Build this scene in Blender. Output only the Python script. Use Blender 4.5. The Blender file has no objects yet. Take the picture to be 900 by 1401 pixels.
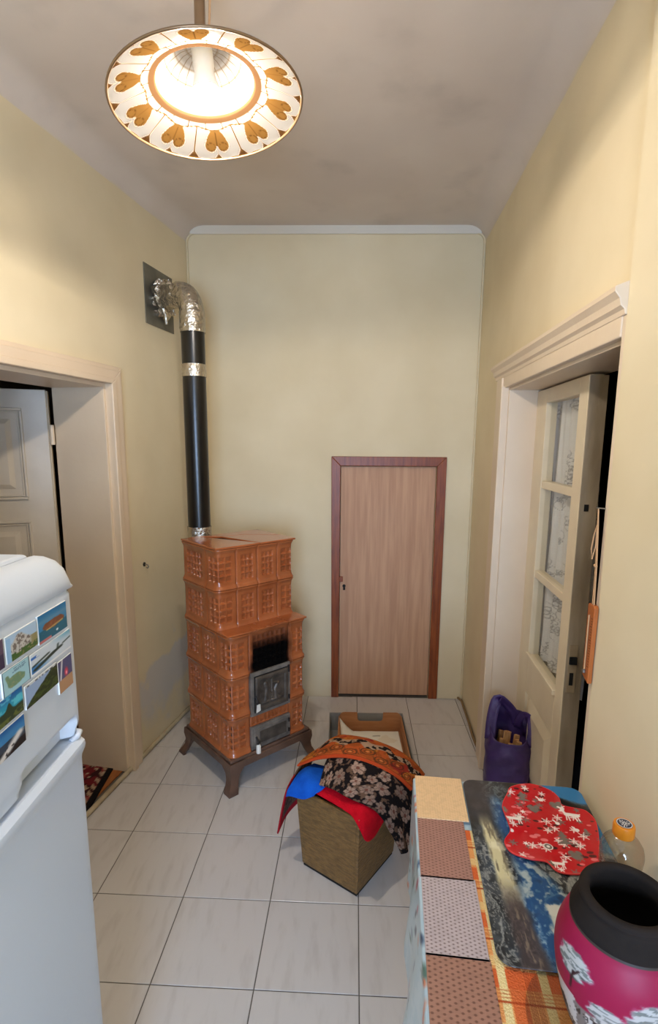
import bpy, bmesh, math, random
import numpy as np
from mathutils import Vector, Matrix

random.seed(7)
RNG = np.random.default_rng(7)
SC = bpy.context.scene
COL = SC.collection

# ------------------------------------------------------------------ camera
CAM_H = 1.688
def make_camera():
    F, CX, CY, PITCH, ROLL = 728.2, 452.2, 732.4, 0.1702, -0.0071
    cp, sp, cr, sr = math.cos(PITCH), math.sin(PITCH), math.cos(ROLL), math.sin(ROLL)
    fwd = Vector((0, cp, -sp)); right = Vector((1, 0, 0)); down = Vector((0, -sp, -cp))
    rt = cr * right + sr * down
    dn = -sr * right + cr * down
    cd = bpy.data.cameras.new('camera')
    cd.sensor_fit = 'HORIZONTAL'; cd.sensor_width = 36.0
    cd.lens = F / 900.0 * 36.0
    cd.shift_x = (450.0 - CX) / 900.0
    cd.shift_y = (CY - 700.5) / 900.0
    cd.clip_start = 0.02
    o = bpy.data.objects.new('camera', cd); COL.objects.link(o)
    up = -dn; back = -fwd
    o.matrix_world = Matrix(((rt.x, up.x, back.x, 0), (rt.y, up.y, back.y, 0), (rt.z, up.z, back.z, CAM_H), (0, 0, 0, 1)))
    SC.camera = o
make_camera()

# ------------------------------------------------------------------ world, daylight, exposure
SKY_STRENGTH = 34.0
BULB_STRENGTH = 1130.0
SC.view_settings.view_transform = 'Standard'
SC.view_settings.look = 'None'
SC.view_settings.gamma = 1.0
SC.view_settings.use_curve_mapping = False
SC.view_settings.exposure = 0.0
w = bpy.data.worlds.new('sky'); SC.world = w; w.use_nodes = True
w.node_tree.nodes['Background'].inputs[0].default_value = (0.45, 0.64, 1.0, 1)
w.node_tree.nodes['Background'].inputs[1].default_value = SKY_STRENGTH
pl = bpy.data.lights.new('window_portal', 'AREA'); pl.shape = 'RECTANGLE'; pl.size = 1.02; pl.size_y = 1.5
pl.cycles.is_portal = True
po = bpy.data.objects.new('window_portal', pl); COL.objects.link(po)
po.location = (-0.11, -1.74, 1.45); po.rotation_euler = (math.radians(90), 0, 0)   # faces +y, into the room

# ------------------------------------------------------------------ helpers
def lin(c):
    c = np.asarray(c, float) / 255.0
    return np.where(c <= 0.04045, c / 12.92, ((c + 0.055) / 1.055) ** 2.4)
def rgba(c): return tuple(float(x) for x in lin(c)) + (1.0,)

def material(name, color, rough=0.6, metal=0.0, color2=None, scale=8.0, bump=0.0, bscale=None, spec=0.5,
             coat=0.0, stretch=(1, 1, 1), lo=0.35, hi=0.65, detail=4.0, coord='Object', trans=0.0):
    m = bpy.data.materials.new(name); m.use_nodes = True
    nt = m.node_tree; b = nt.nodes['Principled BSDF']
    b.inputs['Base Color'].default_value = rgba(color)
    b.inputs['Roughness'].default_value = rough; b.inputs['Metallic'].default_value = metal
    b.inputs['Specular IOR Level'].default_value = spec; b.inputs['Coat Weight'].default_value = coat
    if trans: b.inputs['Transmission Weight'].default_value = trans
    tc = nt.nodes.new('ShaderNodeTexCoord'); mp = nt.nodes.new('ShaderNodeMapping')
    mp.inputs['Scale'].default_value = stretch
    nt.links.new(tc.outputs[coord], mp.inputs[0])
    m['_'] = 0
    if color2 is not None:
        n = nt.nodes.new('ShaderNodeTexNoise'); n.inputs['Scale'].default_value = scale; n.inputs['Detail'].default_value = detail
        nt.links.new(mp.outputs[0], n.inputs['Vector'])
        r = nt.nodes.new('ShaderNodeValToRGB')
        r.color_ramp.elements[0].position = lo; r.color_ramp.elements[1].position = hi
        r.color_ramp.elements[0].color = rgba(color); r.color_ramp.elements[1].color = rgba(color2)
        nt.links.new(n.outputs[0], r.inputs[0]); nt.links.new(r.outputs[0], b.inputs['Base Color'])
    if bump:
        n2 = nt.nodes.new('ShaderNodeTexNoise'); n2.inputs['Scale'].default_value = bscale or scale * 3; n2.inputs['Detail'].default_value = 3
        nt.links.new(mp.outputs[0], n2.inputs['Vector'])
        bp = nt.nodes.new('ShaderNodeBump'); bp.inputs['Strength'].default_value = bump; bp.inputs['Distance'].default_value = 0.01
        nt.links.new(n2.outputs[0], bp.inputs['Height']); nt.links.new(bp.outputs[0], b.inputs['Normal'])
    return m

def print_material(name, rough=0.6, bump=0.0, bscale=200, coat=0.0, spec=0.4):
    m = material(name, (255, 255, 255), rough, bump=bump, bscale=bscale, coat=coat, spec=spec)
    nt = m.node_tree; a = nt.nodes.new('ShaderNodeAttribute'); a.attribute_name = 'Col'
    nt.links.new(a.outputs['Color'], nt.nodes['Principled BSDF'].inputs['Base Color'])
    return m

def mixcol(m, factor_builder, color):
    """mix the current base colour towards `color` by the socket returned by factor_builder(nt)"""
    nt = m.node_tree; b = nt.nodes['Principled BSDF']; s = b.inputs['Base Color']
    mx = nt.nodes.new('ShaderNodeMix'); mx.data_type = 'RGBA'
    if s.is_linked:
        nt.links.new(s.links[0].from_socket, mx.inputs[6])
    else:
        mx.inputs[6].default_value = s.default_value[:]
    mx.inputs[7].default_value = rgba(color)
    nt.links.new(factor_builder(nt), mx.inputs[0]); nt.links.new(mx.outputs[2], s)
    return mx

def N(nt, typ, op=None, *ins, **kw):
    n = nt.nodes.new(typ)
    if op: n.operation = op
    for i, v in enumerate(ins):
        if v is None: continue
        if isinstance(v, bpy.types.NodeSocket): nt.links.new(v, n.inputs[i])
        else: n.inputs[i].default_value = v
    for k, v in kw.items(): setattr(n, k, v)
    return n
def math_(nt, op, a, b=None, c=None, clamp=False):
    n = N(nt, 'ShaderNodeMath', op, a, b, c); n.use_clamp = clamp
    return n.outputs[0]
def obj_xyz(nt, coord='Object'):
    t = nt.nodes.new('ShaderNodeTexCoord'); s = nt.nodes.new('ShaderNodeSeparateXYZ')
    nt.links.new(t.outputs[coord], s.inputs[0]); return s.outputs, t.outputs[coord]
def sstep(nt, v, a, b):
    n = nt.nodes.new('ShaderNodeMapRange'); n.interpolation_type = 'SMOOTHSTEP'
    nt.links.new(v, n.inputs[0]); n.inputs[1].default_value = a; n.inputs[2].default_value = b
    return n.outputs[0]
def noise(nt, vec, scale, detail=3):
    n = nt.nodes.new('ShaderNodeTexNoise'); n.inputs['Scale'].default_value = scale; n.inputs['Detail'].default_value = detail
    nt.links.new(vec, n.inputs['Vector']); return n.outputs[0]

class MB:
    def __init__(s): s.v = []; s.f = []; s.c = []
    def add(s, vs, fs, cols=None):
        o = len(s.v); s.v += [tuple(map(float, v)) for v in vs]; s.f += [tuple(i + o for i in f) for f in fs]
        if cols is not None: s.c += [tuple(map(float, c)) for c in cols]
        return s
    def box(s, x0, x1, y0, y1, z0, z1, M=None):
        vs = [(x, y, z) for z in (z0, z1) for y in (y0, y1) for x in (x0, x1)]
        if M is not None: vs = [tuple(M @ Vector(v)) for v in vs]
        return s.add(vs, [(0, 2, 3, 1), (4, 5, 7, 6), (0, 1, 5, 4), (2, 6, 7, 3), (0, 4, 6, 2), (1, 3, 7, 5)])
    def prism(s, poly, z0, z1, axis='z', M=None):
        n = len(poly)
        def p(a, b, c):
            v = {'z': (a, b, c), 'y': (a, c, b), 'x': (c, a, b)}[axis]
            return tuple(M @ Vector(v)) if M is not None else v
        vs = [p(a, b, z0) for a, b in poly] + [p(a, b, z1) for a, b in poly]
        fs = [tuple(range(n))[::-1], tuple(range(n, 2 * n))] + [(i, (i + 1) % n, (i + 1) % n + n, i + n) for i in range(n)]
        return s.add(vs, fs)
    def tube(s, path, r, n=10, cap=True):
        P = [Vector(p) for p in path]; rs = r if hasattr(r, '__len__') else [r] * len(P)
        rings = []; up = None
        for i, p in enumerate(P):
            t = (P[min(i + 1, len(P) - 1)] - P[max(i - 1, 0)]).normalized()
            if up is None: up = Vector((0, 0, 1)) if abs(t.z) < .9 else Vector((1, 0, 0))
            a = (up - t * up.dot(t)).normalized(); b = t.cross(a); up = a
            rings.append([p + rs[i] * (math.cos(k * 2 * math.pi / n) * a + math.sin(k * 2 * math.pi / n) * b) for k in range(n)])
        vs = [v for q in rings for v in q]; fs = []
        for i in range(len(P) - 1):
            for k in range(n):
                fs.append((i * n + k, i * n + (k + 1) % n, (i + 1) * n + (k + 1) % n, (i + 1) * n + k))
        if cap: fs += [tuple(range(n))[::-1], tuple((len(P) - 1) * n + k for k in range(n))]
        return s.add(vs, fs)
    def lathe(s, prof, n=32, cx=0, cy=0, close=False):
        vs = []; fs = []
        for r, z in prof:
            vs += [(cx + r * math.cos(k * 2 * math.pi / n), cy + r * math.sin(k * 2 * math.pi / n), z) for k in range(n)]
        m = len(prof)
        for i in range(m - 1 + (1 if close else 0)):
            j = (i + 1) % m
            for k in range(n):
                fs.append((i * n + k, i * n + (k + 1) % n, j * n + (k + 1) % n, j * n + k))
        if not close:
            fs += [tuple(range(n))[::-1], tuple((m - 1) * n + k for k in range(n))]
        return s.add(vs, fs)
    def grid(s, P, cols=None, wrap=False):
        nu, nv = P.shape[:2]
        idx = np.arange(nu * nv).reshape(nu, nv)
        fs = []
        for i in range(nu if wrap else nu - 1):
            a = idx[i]; b = idx[(i + 1) % nu]
            fs += list(zip(a[:-1].tolist(), b[:-1].tolist(), b[1:].tolist(), a[1:].tolist()))
        return s.add(P.reshape(-1, 3).tolist(), fs, None if cols is None else cols.reshape(-1, 3).tolist())
    def build(s, name, mat, parent=None, smooth=None, bevel=0.0, seg=2, solid=0.0, soff=-1.0, sub=0, loc=None, rot=None):
        me = bpy.data.meshes.new(name); me.from_pydata(s.v, [], s.f); me.update()
        if s.c:
            a = me.color_attributes.new('Col', 'FLOAT_COLOR', 'POINT')
            c = np.ones((len(s.v), 4), np.float32); c[:, :3] = lin(np.clip(np.array(s.c), 0, 255)); a.data.foreach_set('color', c.ravel())
        bm = bmesh.new(); bm.from_mesh(me); bmesh.ops.recalc_face_normals(bm, faces=bm.faces) if not s.c else None
        bm.to_mesh(me); bm.free()
        me.materials.append(mat)
        if smooth is not None:
            me.polygons.foreach_set('use_smooth', [True] * len(me.polygons)); me.update()
            if smooth < 180: me.set_sharp_from_angle(angle=math.radians(smooth))
        o = bpy.data.objects.new(name, me); COL.objects.link(o)
        if parent is not None: o.parent = parent
        if loc is not None: o.location = loc
        if rot is not None: o.rotation_euler = rot
        if solid:
            md = o.modifiers.new('thickness', 'SOLIDIFY'); md.thickness = solid; md.offset = soff
        if bevel:
            md = o.modifiers.new('bevel', 'BEVEL'); md.width = bevel; md.segments = seg; md.limit_method = 'ANGLE'; md.angle_limit = math.radians(40)
        if sub:
            md = o.modifiers.new('sub', 'SUBSURF'); md.levels = sub; md.render_levels = sub
        return o

def tag(o, label=None, cat=None, group=None, kind=None):
    if label: o['label'] = label
    if cat: o['category'] = cat
    if group: o['group'] = group
    if kind: o['kind'] = kind
    return o
def thing(name, label=None, cat=None, loc=(0, 0, 0), rz=0.0, group=None, kind=None):
    o = bpy.data.objects.new(name, None); o.empty_display_size = 0.1; COL.objects.link(o)
    o.location = loc; o.rotation_euler = (0, 0, rz)
    return tag(o, label, cat, group, kind)
def bx(name, mat, parent, x0, x1, y0, y1, z0, z1, bevel=0.0, **k):
    return MB().box(x0, x1, y0, y1, z0, z1).build(name, mat, parent, bevel=bevel, **k)

# numpy picture helpers (flat print is painted into a colour attribute on a fine grid)
def vnoise(x, y, seed=0):
    r = np.random.default_rng(seed).random((64, 64))
    xi = np.floor(x).astype(int); yi = np.floor(y).astype(int); fx = x - xi; fy = y - yi
    fx = fx * fx * (3 - 2 * fx); fy = fy * fy * (3 - 2 * fy)
    g = lambda a, b: r[a % 64, b % 64]
    return (g(xi, yi) * (1 - fx) + g(xi + 1, yi) * fx) * (1 - fy) + (g(xi, yi + 1) * (1 - fx) + g(xi + 1, yi + 1) * fx) * fy
def fbm(x, y, seed=0, o=4):
    t = 0; a = .5
    for k in range(o): t = t + a * vnoise(x * 2 ** k, y * 2 ** k, seed + k); a *= .5
    return t / (1 - .5 ** o)
def C3(c, like): return np.broadcast_to(np.array(c, float), like.shape + (3,)).copy()
def lay(img, mask, c):
    m = np.clip(mask, 0, 1)[..., None]; return img * (1 - m) + np.array(c, float) * m
def soft(d, w): return np.clip(.5 - d / w, 0, 1)       # 1 inside (d<0)
def disc(x, y, cx, cy, r, w=.01): return soft(np.hypot(x - cx, y - cy) - r, w)
def seg(x, y, ax, ay, b0, b1, r, w=.01):
    dx, dy = b0 - ax, b1 - ay; t = np.clip(((x - ax) * dx + (y - ay) * dy) / (dx * dx + dy * dy + 1e-9), 0, 1)
    return soft(np.hypot(x - ax - t * dx, y - ay - t * dy) - r, w)

def catmull(P, n):
    """P (k,...) control rows -> n samples"""
    k = P.shape[0]; t = np.linspace(0, k - 1, n); i = np.clip(np.floor(t).astype(int), 0, k - 2); f = (t - i).reshape((-1,) + (1,) * (P.ndim - 1))
    p0 = np.where((i > 0).reshape(f.shape), P[np.maximum(i - 1, 0)], 2 * P[i] - P[i + 1]); p1 = P[i]; p2 = P[i + 1]
    p3 = np.where((i < k - 2).reshape(f.shape), P[np.minimum(i + 2, k - 1)], 2 * P[i + 1] - P[i])
    return .5 * (2 * p1 + (p2 - p0) * f + (2 * p0 - 5 * p1 + 4 * p2 - p3) * f ** 2 + (3 * p1 - p0 - 3 * p2 + p3) * f ** 3)
def patch(ctrl, nu, nv):
    P = np.array(ctrl, float); A = catmull(P, nu); return catmull(A.transpose(1, 0, 2), nv).transpose(1, 0, 2)
def uvgrid(nu, nv): return np.meshgrid(np.linspace(0, 1, nu), np.linspace(0, 1, nv), indexing='ij')

# ------------------------------------------------------------------ materials
WALL_C, WALL_C2 = (229, 213, 178), (221, 204, 167)
M = {}
M['wall'] = material('yellow_plaster', WALL_C, 0.75, color2=WALL_C2, scale=2.2, bump=0.12, bscale=14, spec=0.3)
M['wall_left'] = material('yellow_plaster_damp', WALL_C, 0.75, color2=WALL_C2, scale=2.2, bump=0.14, bscale=12, spec=0.3)
M['ceiling'] = material('ceiling_plaster', (219, 206, 192), 0.9, color2=(209, 195, 181), scale=1.6, bump=0.15, bscale=10, spec=0.2)
M['white_line'] = material('white_plaster_line', (222, 214, 198), 0.8, bump=.1, bscale=20)
M['cream'] = material('cream_gloss_paint', (226, 205, 177), 0.38, color2=(220, 198, 170), scale=3, bump=0.08, bscale=30)
M['cream_leaf'] = material('cream_door_paint', (232, 216, 184), 0.35, color2=(222, 204, 172), scale=6, bump=0.06, bscale=30)
M['grey_leaf'] = material('grey_white_door_paint', (206, 193, 173), 0.4, color2=(194, 181, 161), scale=5, bump=0.08, bscale=25)
M['dirty_edge'] = material('worn_door_edge', (196, 178, 150), 0.6, color2=(140, 122, 98), scale=7, stretch=(1, 1, .25), lo=.45, hi=.75, bump=.2, bscale=40)
M['hall_dark'] = material('unlit_hall_tone', (34, 26, 22), 0.9)  # near-black: the gloom of the unlit right hall is put into the colour
M['hall_light'] = material('hall_wall', (150, 140, 122), 0.9)
M['floorboard'] = material('orange_floorboards', (172, 104, 48), 0.45, color2=(140, 80, 36), scale=6, stretch=(6, .6, 1))
M['grout'] = material('dark_grout', (96, 88, 78), 0.9)
M['black'] = material('black_gap', (12, 11, 10), 0.8)
M['iron'] = material('stove_iron', (146, 138, 128), 0.45, metal=0.35, color2=(104, 97, 90), scale=14, bump=.25, bscale=60)
M['iron_door'] = material('cast_iron_door', (104, 94, 84), 0.42, metal=0.4, color2=(74, 67, 60), scale=14, bump=.15, bscale=80)
M['iron_dark'] = material('dark_iron', (48, 44, 42), 0.5, metal=0.5, bump=.2, bscale=50)
M['stove_base'] = material('brown_enamelled_iron', (112, 84, 68), 0.42, metal=0.1, color2=(88, 64, 52), scale=10, bump=.1, bscale=60)
M['porcelain'] = material('white_porcelain', (236, 230, 216), 0.3)
M['pipe_black'] = material('black_stove_pipe', (9, 9, 10), 0.28, spec=.6)
M['foil'] = material('aluminium_foil', (214, 206, 190), 0.26, metal=0.95, color2=(180, 172, 158), scale=30, bump=.9, bscale=55)
M['plate'] = material('galvanised_plate', (128, 124, 112), 0.45, metal=0.6, color2=(104, 100, 88), scale=9)
M['frame_wood'] = material('red_brown_stained_wood', (150, 76, 30), 0.4, color2=(118, 54, 20), scale=7, stretch=(9, 9, .8), bump=.08)
M['plywood'] = material('pale_plywood', (200, 155, 118), 0.55, color2=(182, 136, 101), scale=5, stretch=(9, 9, .5), bump=.03)
M['fridge'] = material('white_fridge_enamel', (206, 213, 222), 0.3, bump=.02, bscale=90)
M['fridge_grey'] = material('grey_gasket', (150, 154, 158), 0.6)
M['card_edge'] = material('white_card', (232, 232, 228), 0.45)
M['print_gloss'] = print_material('glossy_print', 0.3, coat=0.2)
M['print_satin'] = print_material('satin_print', 0.5, spec=.3)
M['print_matt'] = print_material('matt_print', 0.7)
M['print_cloth'] = print_material('printed_cloth', 0.95, bump=.5, bscale=260, spec=.15)
M['olive'] = material('olive_gold_embossed_cloth', (140, 104, 56), 0.5, color2=(108, 78, 40), scale=60, stretch=(.5, .5, 2.2), bump=.7, bscale=110)
M['blue_cloth'] = material('blue_felt', (24, 92, 196), 0.95, color2=(20, 78, 176), scale=20, bump=.3, bscale=200, spec=.1)
M['red_cloth'] = material('red_felt', (206, 16, 34), 0.95, color2=(180, 10, 26), scale=20, bump=.3, bscale=200, spec=.1)
M['cardboard'] = material('brown_cardboard', (186, 128, 82), 0.85, color2=(172, 114, 70), scale=9, stretch=(1, 1, 6))
M['grey_card'] = material('grey_cardboard', (146, 144, 138), 0.8, color2=(132, 130, 124), scale=6)
M['purple'] = material('purple_plastic', (70, 47, 104), 0.42, color2=(58, 38, 88), scale=8, bump=.5, bscale=16)
M['stick'] = material('split_firewood', (206, 158, 104), 0.8, color2=(166, 112, 66), scale=12, stretch=(6, 6, 1), bump=.3)
M['table_wood'] = material('painted_table_wood', (188, 168, 136), 0.5, color2=(170, 148, 116), scale=8)
M['thermo_wood'] = material('varnished_thermometer_wood', (176, 96, 40), 0.35, color2=(150, 76, 28), scale=8, stretch=(6, 6, 1))
M['cord'] = material('tan_cord', (196, 150, 104), 0.8)
M['cap'] = material('orange_cap_plastic', (232, 142, 30), 0.35)
M['clay'] = material('dark_clay', (38, 31, 27), 0.9, color2=(29, 24, 21), scale=10, bump=.25, bscale=30, spec=.2)
M['steel'] = material('steel', (150, 146, 140), 0.35, metal=.9)
M['brass'] = material('dull_brass_rod', (150, 122, 92), 0.35, metal=.7)
M['caulk'] = material('old_caulk_strip', (196, 182, 152), 0.7, color2=(160, 142, 112), scale=8)
M['mud'] = material('brown_cable', (134, 108, 72), 0.8)
def glassy(name, tint, gloss=0.12, rough=.05):
    m = bpy.data.materials.new(name); m.use_nodes = True; nt = m.node_tree; nt.nodes.clear()
    out = nt.nodes.new('ShaderNodeOutputMaterial'); t = nt.nodes.new('ShaderNodeBsdfTransparent'); t.inputs[0].default_value = rgba(tint)
    g = nt.nodes.new('ShaderNodeBsdfGlossy'); g.inputs['Roughness'].default_value = rough
    fr = nt.nodes.new('ShaderNodeLayerWeight'); fr.inputs[0].default_value = .5
    mx = nt.nodes.new('ShaderNodeMixShader')
    ad = math_(nt, 'ADD', math_(nt, 'MULTIPLY', math_(nt, 'POWER', fr.outputs['Facing'], 4.0), .45), .02 + gloss * .2, clamp=True)
    nt.links.new(ad, mx.inputs[0]); nt.links.new(t.outputs[0], mx.inputs[1]); nt.links.new(g.outputs[0], mx.inputs[2]); nt.links.new(mx.outputs[0], out.inputs[0])
    return m
M['pane'] = glassy('window_glass', (252, 252, 250))
M['bottle'] = glassy('clear_thin_plastic', (236, 232, 226), .5, .12)
M['saucer'] = glassy('smoky_glass', (236, 234, 230), .1, .08)
def thin_cloth(name, c, t=.5):
    m = bpy.data.materials.new(name); m.use_nodes = True; nt = m.node_tree; nt.nodes.clear()
    out = nt.nodes.new('ShaderNodeOutputMaterial'); d = nt.nodes.new('ShaderNodeBsdfDiffuse'); tr = nt.nodes.new('ShaderNodeBsdfTranslucent')
    a = nt.nodes.new('ShaderNodeAttribute'); a.attribute_name = 'Col'
    for n in (d, tr): nt.links.new(a.outputs['Color'], n.inputs[0])
    mx = nt.nodes.new('ShaderNodeMixShader'); mx.inputs[0].default_value = t
    nt.links.new(d.outputs[0], mx.inputs[1]); nt.links.new(tr.outputs[0], mx.inputs[2]); nt.links.new(mx.outputs[0], out.inputs[0])
    return m
M['lace'] = thin_cloth('white_lace', (0, 0, 0), .2)
M['opal'] = thin_cloth('painted_glass', (0, 0, 0), .5)
def clear_glass(m):      # the unpainted glass is clear-frosted: let part of the light straight through where the print is white
    nt = m.node_tree; out = next(n for n in nt.nodes if n.type == 'OUTPUT_MATERIAL'); src = out.inputs[0].links[0].from_socket
    at = next(n for n in nt.nodes if n.type == 'ATTRIBUTE'); sp = nt.nodes.new('ShaderNodeSeparateColor'); nt.links.new(at.outputs['Color'], sp.inputs[0])
    zz = obj_xyz(nt)[0][2]
    f = math_(nt, 'MULTIPLY', sstep(nt, sp.outputs[2], .1, .7), math_(nt, 'SUBTRACT', .78, math_(nt, 'MULTIPLY', sstep(nt, zz, .034, .05), .3)))
    tp = nt.nodes.new('ShaderNodeBsdfTransparent'); tp.inputs[0].default_value = (.6, .58, .54, 1)
    mx = nt.nodes.new('ShaderNodeMixShader'); nt.links.new(f, mx.inputs[0]); nt.links.new(src, mx.inputs[1]); nt.links.new(tp.outputs[0], mx.inputs[2]); nt.links.new(mx.outputs[0], out.inputs[0])
clear_glass(M['opal'])

# bulb
mb_ = bpy.data.materials.new('glowing_bulb'); mb_.use_nodes = True
_nt = mb_.node_tree; _nt.nodes.clear()
_o = _nt.nodes.new('ShaderNodeOutputMaterial'); _e = _nt.nodes.new('ShaderNodeEmission')
_e.inputs[0].default_value = (1.0, 0.90, 0.79, 1); _e.inputs[1].default_value = BULB_STRENGTH
_nt.links.new(_e.outputs[0], _o.inputs[0]); M['bulb'] = mb_

# damp grey patch low on the left wall
def damp(nt):
    (x, y, z), v = obj_xyz(nt)
    n = noise(nt, v, 5, 4)
    zz = math_(nt, 'ADD', z, math_(nt, 'MULTIPLY', math_(nt, 'SUBTRACT', n, .5), .5))
    zz = math_(nt, 'ADD', zz, math_(nt, 'MULTIPLY', x, .28))
    a = math_(nt, 'SUBTRACT', 1.0, sstep(nt, zz, .60, .66))
    b = sstep(nt, math_(nt, 'ADD', z, math_(nt, 'MULTIPLY', math_(nt, 'SUBTRACT', noise(nt, v, 7, 3), .5), .5)), .10, .30)
    c = math_(nt, 'SUBTRACT', 1.0, sstep(nt, x, .72, .80))
    return math_(nt, 'MULTIPLY', math_(nt, 'MULTIPLY', a, b), math_(nt, 'MULTIPLY', c, .85))
mixcol(M['wall_left'], damp, (206, 201, 196))
# yellow wall paint runs up into the cove of the ceiling; grey damp cloud near the back left corner
def cove(nt):
    (x, y, z), v = obj_xyz(nt)
    n = noise(nt, v, 3, 3)
    return math_(nt, 'SUBTRACT', 1.0, sstep(nt, math_(nt, 'ADD', z, math_(nt, 'MULTIPLY', n, .04)), 2.855, 2.89))
mixcol(M['ceiling'], lambda nt: math_(nt, 'MULTIPLY', sstep(nt, noise(nt, obj_xyz(nt)[1], 3.5, 5), .55, .8), .25), (150, 140, 130))
mixcol(M['ceiling'], cove, (218, 204, 152))
# marble veins on the floor tiles (world position, each tile slightly shifted)
M['tile'] = material('pale_marbled_tile', (202, 196, 190), 0.22, spec=.4)
def veins(nt):
    (x, y, z), v = obj_xyz(nt)
    oi = nt.nodes.new('ShaderNodeObjectInfo')
    mp = nt.nodes.new('ShaderNodeMapping'); mp.inputs['Rotation'].default_value = (0, 0, .75); mp.inputs['Scale'].default_value = (26, 6, 1)
    cb = nt.nodes.new('ShaderNodeCombineXYZ'); nt.links.new(math_(nt, 'MULTIPLY', oi.outputs['Random'], 9.0), cb.inputs[0])
    ad = nt.nodes.new('ShaderNodeVectorMath'); nt.links.new(v, ad.inputs[0]); nt.links.new(cb.outputs[0], ad.inputs[1])
    nt.links.new(ad.outputs[0], mp.inputs[0])
    return math_(nt, 'MULTIPLY', sstep(nt, noise(nt, mp.outputs[0], 1.0, 5), .48, .72), .4)
mixcol(M['tile'], veins, (176, 168, 160))
# glazed stove tile; soot over the fire door (stove coordinates)
M['glaze'] = material('brown_orange_glaze', (174, 97, 54), 0.17, color2=(156, 83, 44), scale=9, coat=.35, bump=.05, bscale=30)
def soot(nt):
    (x, y, z), v = obj_xyz(nt)
    n = math_(nt, 'MULTIPLY', math_(nt, 'SUBTRACT', noise(nt, v, 14, 3), .5), .05)
    xs = math_(nt, 'ADD', x, n)
    a = math_(nt, 'MULTIPLY', sstep(nt, xs, .105, .15), math_(nt, 'SUBTRACT', 1.0, sstep(nt, xs, .345, .40)))
    b = math_(nt, 'MULTIPLY', sstep(nt, z, .55, .575), math_(nt, 'SUBTRACT', 1.0, sstep(nt, math_(nt, 'ADD', z, n), .68, .83)))
    c = math_(nt, 'SUBTRACT', 1.0, sstep(nt, y, .08, .1))
    return math_(nt, 'MULTIPLY', math_(nt, 'MULTIPLY', a, b), c)
_mx = mixcol(M['glaze'], soot, (10, 8, 7))
_g = M['glaze'].node_tree; _f = _mx.inputs[0].links[0].from_socket; _b = _g.nodes['Principled BSDF']      # soot is matt
_g.links.new(math_(_g, 'ADD', math_(_g, 'MULTIPLY', _f, .7), .17), _b.inputs['Roughness']); _g.links.new(math_(_g, 'MULTIPLY', math_(_g, 'SUBTRACT', 1.0, _f), .35), _b.inputs['Coat Weight'])
_g.links.new(math_(_g, 'MULTIPLY', math_(_g, 'SUBTRACT', 1.05, _f), .5), _b.inputs['Specular IOR Level'])

# ------------------------------------------------------------------ setting
def xL(y): return -0.912 + .203 * (y - 3.176)
def xR(y): return 0.892 + .0826 * (y - 3.341)
def yB(x): return 3.379 - .0223 * (x + .102)
YF = -1.6
CEIL = 2.945
LO = Vector((xL(3.396), 3.396, 0)); LA = math.atan2(-1, -.203)        # left wall frame: x runs from the back corner to the camera, y into the room
RO_ = Vector((xR(YF), YF, 0)); RA = math.atan2(1, .0826)              # right wall frame: x runs away from the camera, y into the room
BO = Vector((0, yB(0), 0)); BA = math.atan2(.0223, -1) + 0            # back wall frame: x runs to the left, y into the room
KL = math.hypot(1, .203); KR = math.hypot(1, .0826)
def sL(y): return (3.396 - y) * KL
def sR(y): return (y - YF) * KR

# floor: grout bed + tiles
fl = bx('floor', M['grout'], None, -2.1, 1.0, YF, 3.42, -0.10, -0.0025); tag(fl, kind='structure')
room = [(xL(YF) + .004, YF + .004), (xR(YF) - .004, YF + .004), (xR(3.36) - .006, 3.352), (xL(3.39) + .006, 3.394)]
def clip(poly, a, b):
    out = []
    d = lambda p: (b[0] - a[0]) * (p[1] - a[1]) - (b[1] - a[1]) * (p[0] - a[0])
    for i in range(len(poly)):
        p, q = poly[i], poly[(i + 1) % len(poly)]; dp, dq = d(p), d(q)
        if dp >= 0: out.append(p)
        if dp * dq < 0:
            t = dp / (dp - dq); out.append((p[0] + t * (q[0] - p[0]), p[1] + t * (q[1] - p[1])))
    return out
T = .33; gx0, gy0, th = -2.522 * T, 8.335 * T, -.044
ct, st = math.cos(th), math.sin(th)
def gridpt(u, v): return (gx0 + (u * ct - v * st) * T, gy0 + (u * st + v * ct) * T)
def tile_mesh(poly, c):
    mb = MB(); n = len(poly); cx = sum(p[0] for p in poly) / n; cy = sum(p[1] for p in poly) / n
    ins = []
    for p in poly:
        dx, dy = cx - p[0], cy - p[1]; L = math.hypot(dx, dy) + 1e-9; k = min(.0022, L * .4); ins.append((p[0] + dx / L * k, p[1] + dy / L * k))
    vs = [(p[0] - c[0], p[1] - c[1], -.008) for p in poly] + [(p[0] - c[0], p[1] - c[1], -.0008) for p in poly] + [(p[0] - c[0], p[1] - c[1], 0) for p in ins]
    fs = [tuple(range(2 * n, 3 * n))]
    for r in (0, 1): fs += [(r * n + i, r * n + (i + 1) % n, (r + 1) * n + (i + 1) % n, (r + 1) * n + i) for i in range(n)]
    return mb.add(vs, fs)
whole = None; g = .0055
for u in range(-5, 8):
    for v in range(-15, 4):
        q = [gridpt(u + g, v + g), gridpt(u + 1 - g, v + g), gridpt(u + 1 - g, v + 1 - g), gridpt(u + g, v + 1 - g)]
        p = q
        for i in range(4):
            p = clip(p, room[i], room[(i + 1) % 4])
            if len(p) < 3: break
        if len(p) < 3: continue
        c = gridpt(u + .5, v + .5)
        if p == q and whole is not None:
            o = bpy.data.objects.new('tile', whole.data); COL.objects.link(o); o.parent = fl
        else:
            o = tile_mesh(p, c).build('tile', M['tile'], fl)
            if p == q: whole = o
        o.location = (c[0], c[1], 0)

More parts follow.
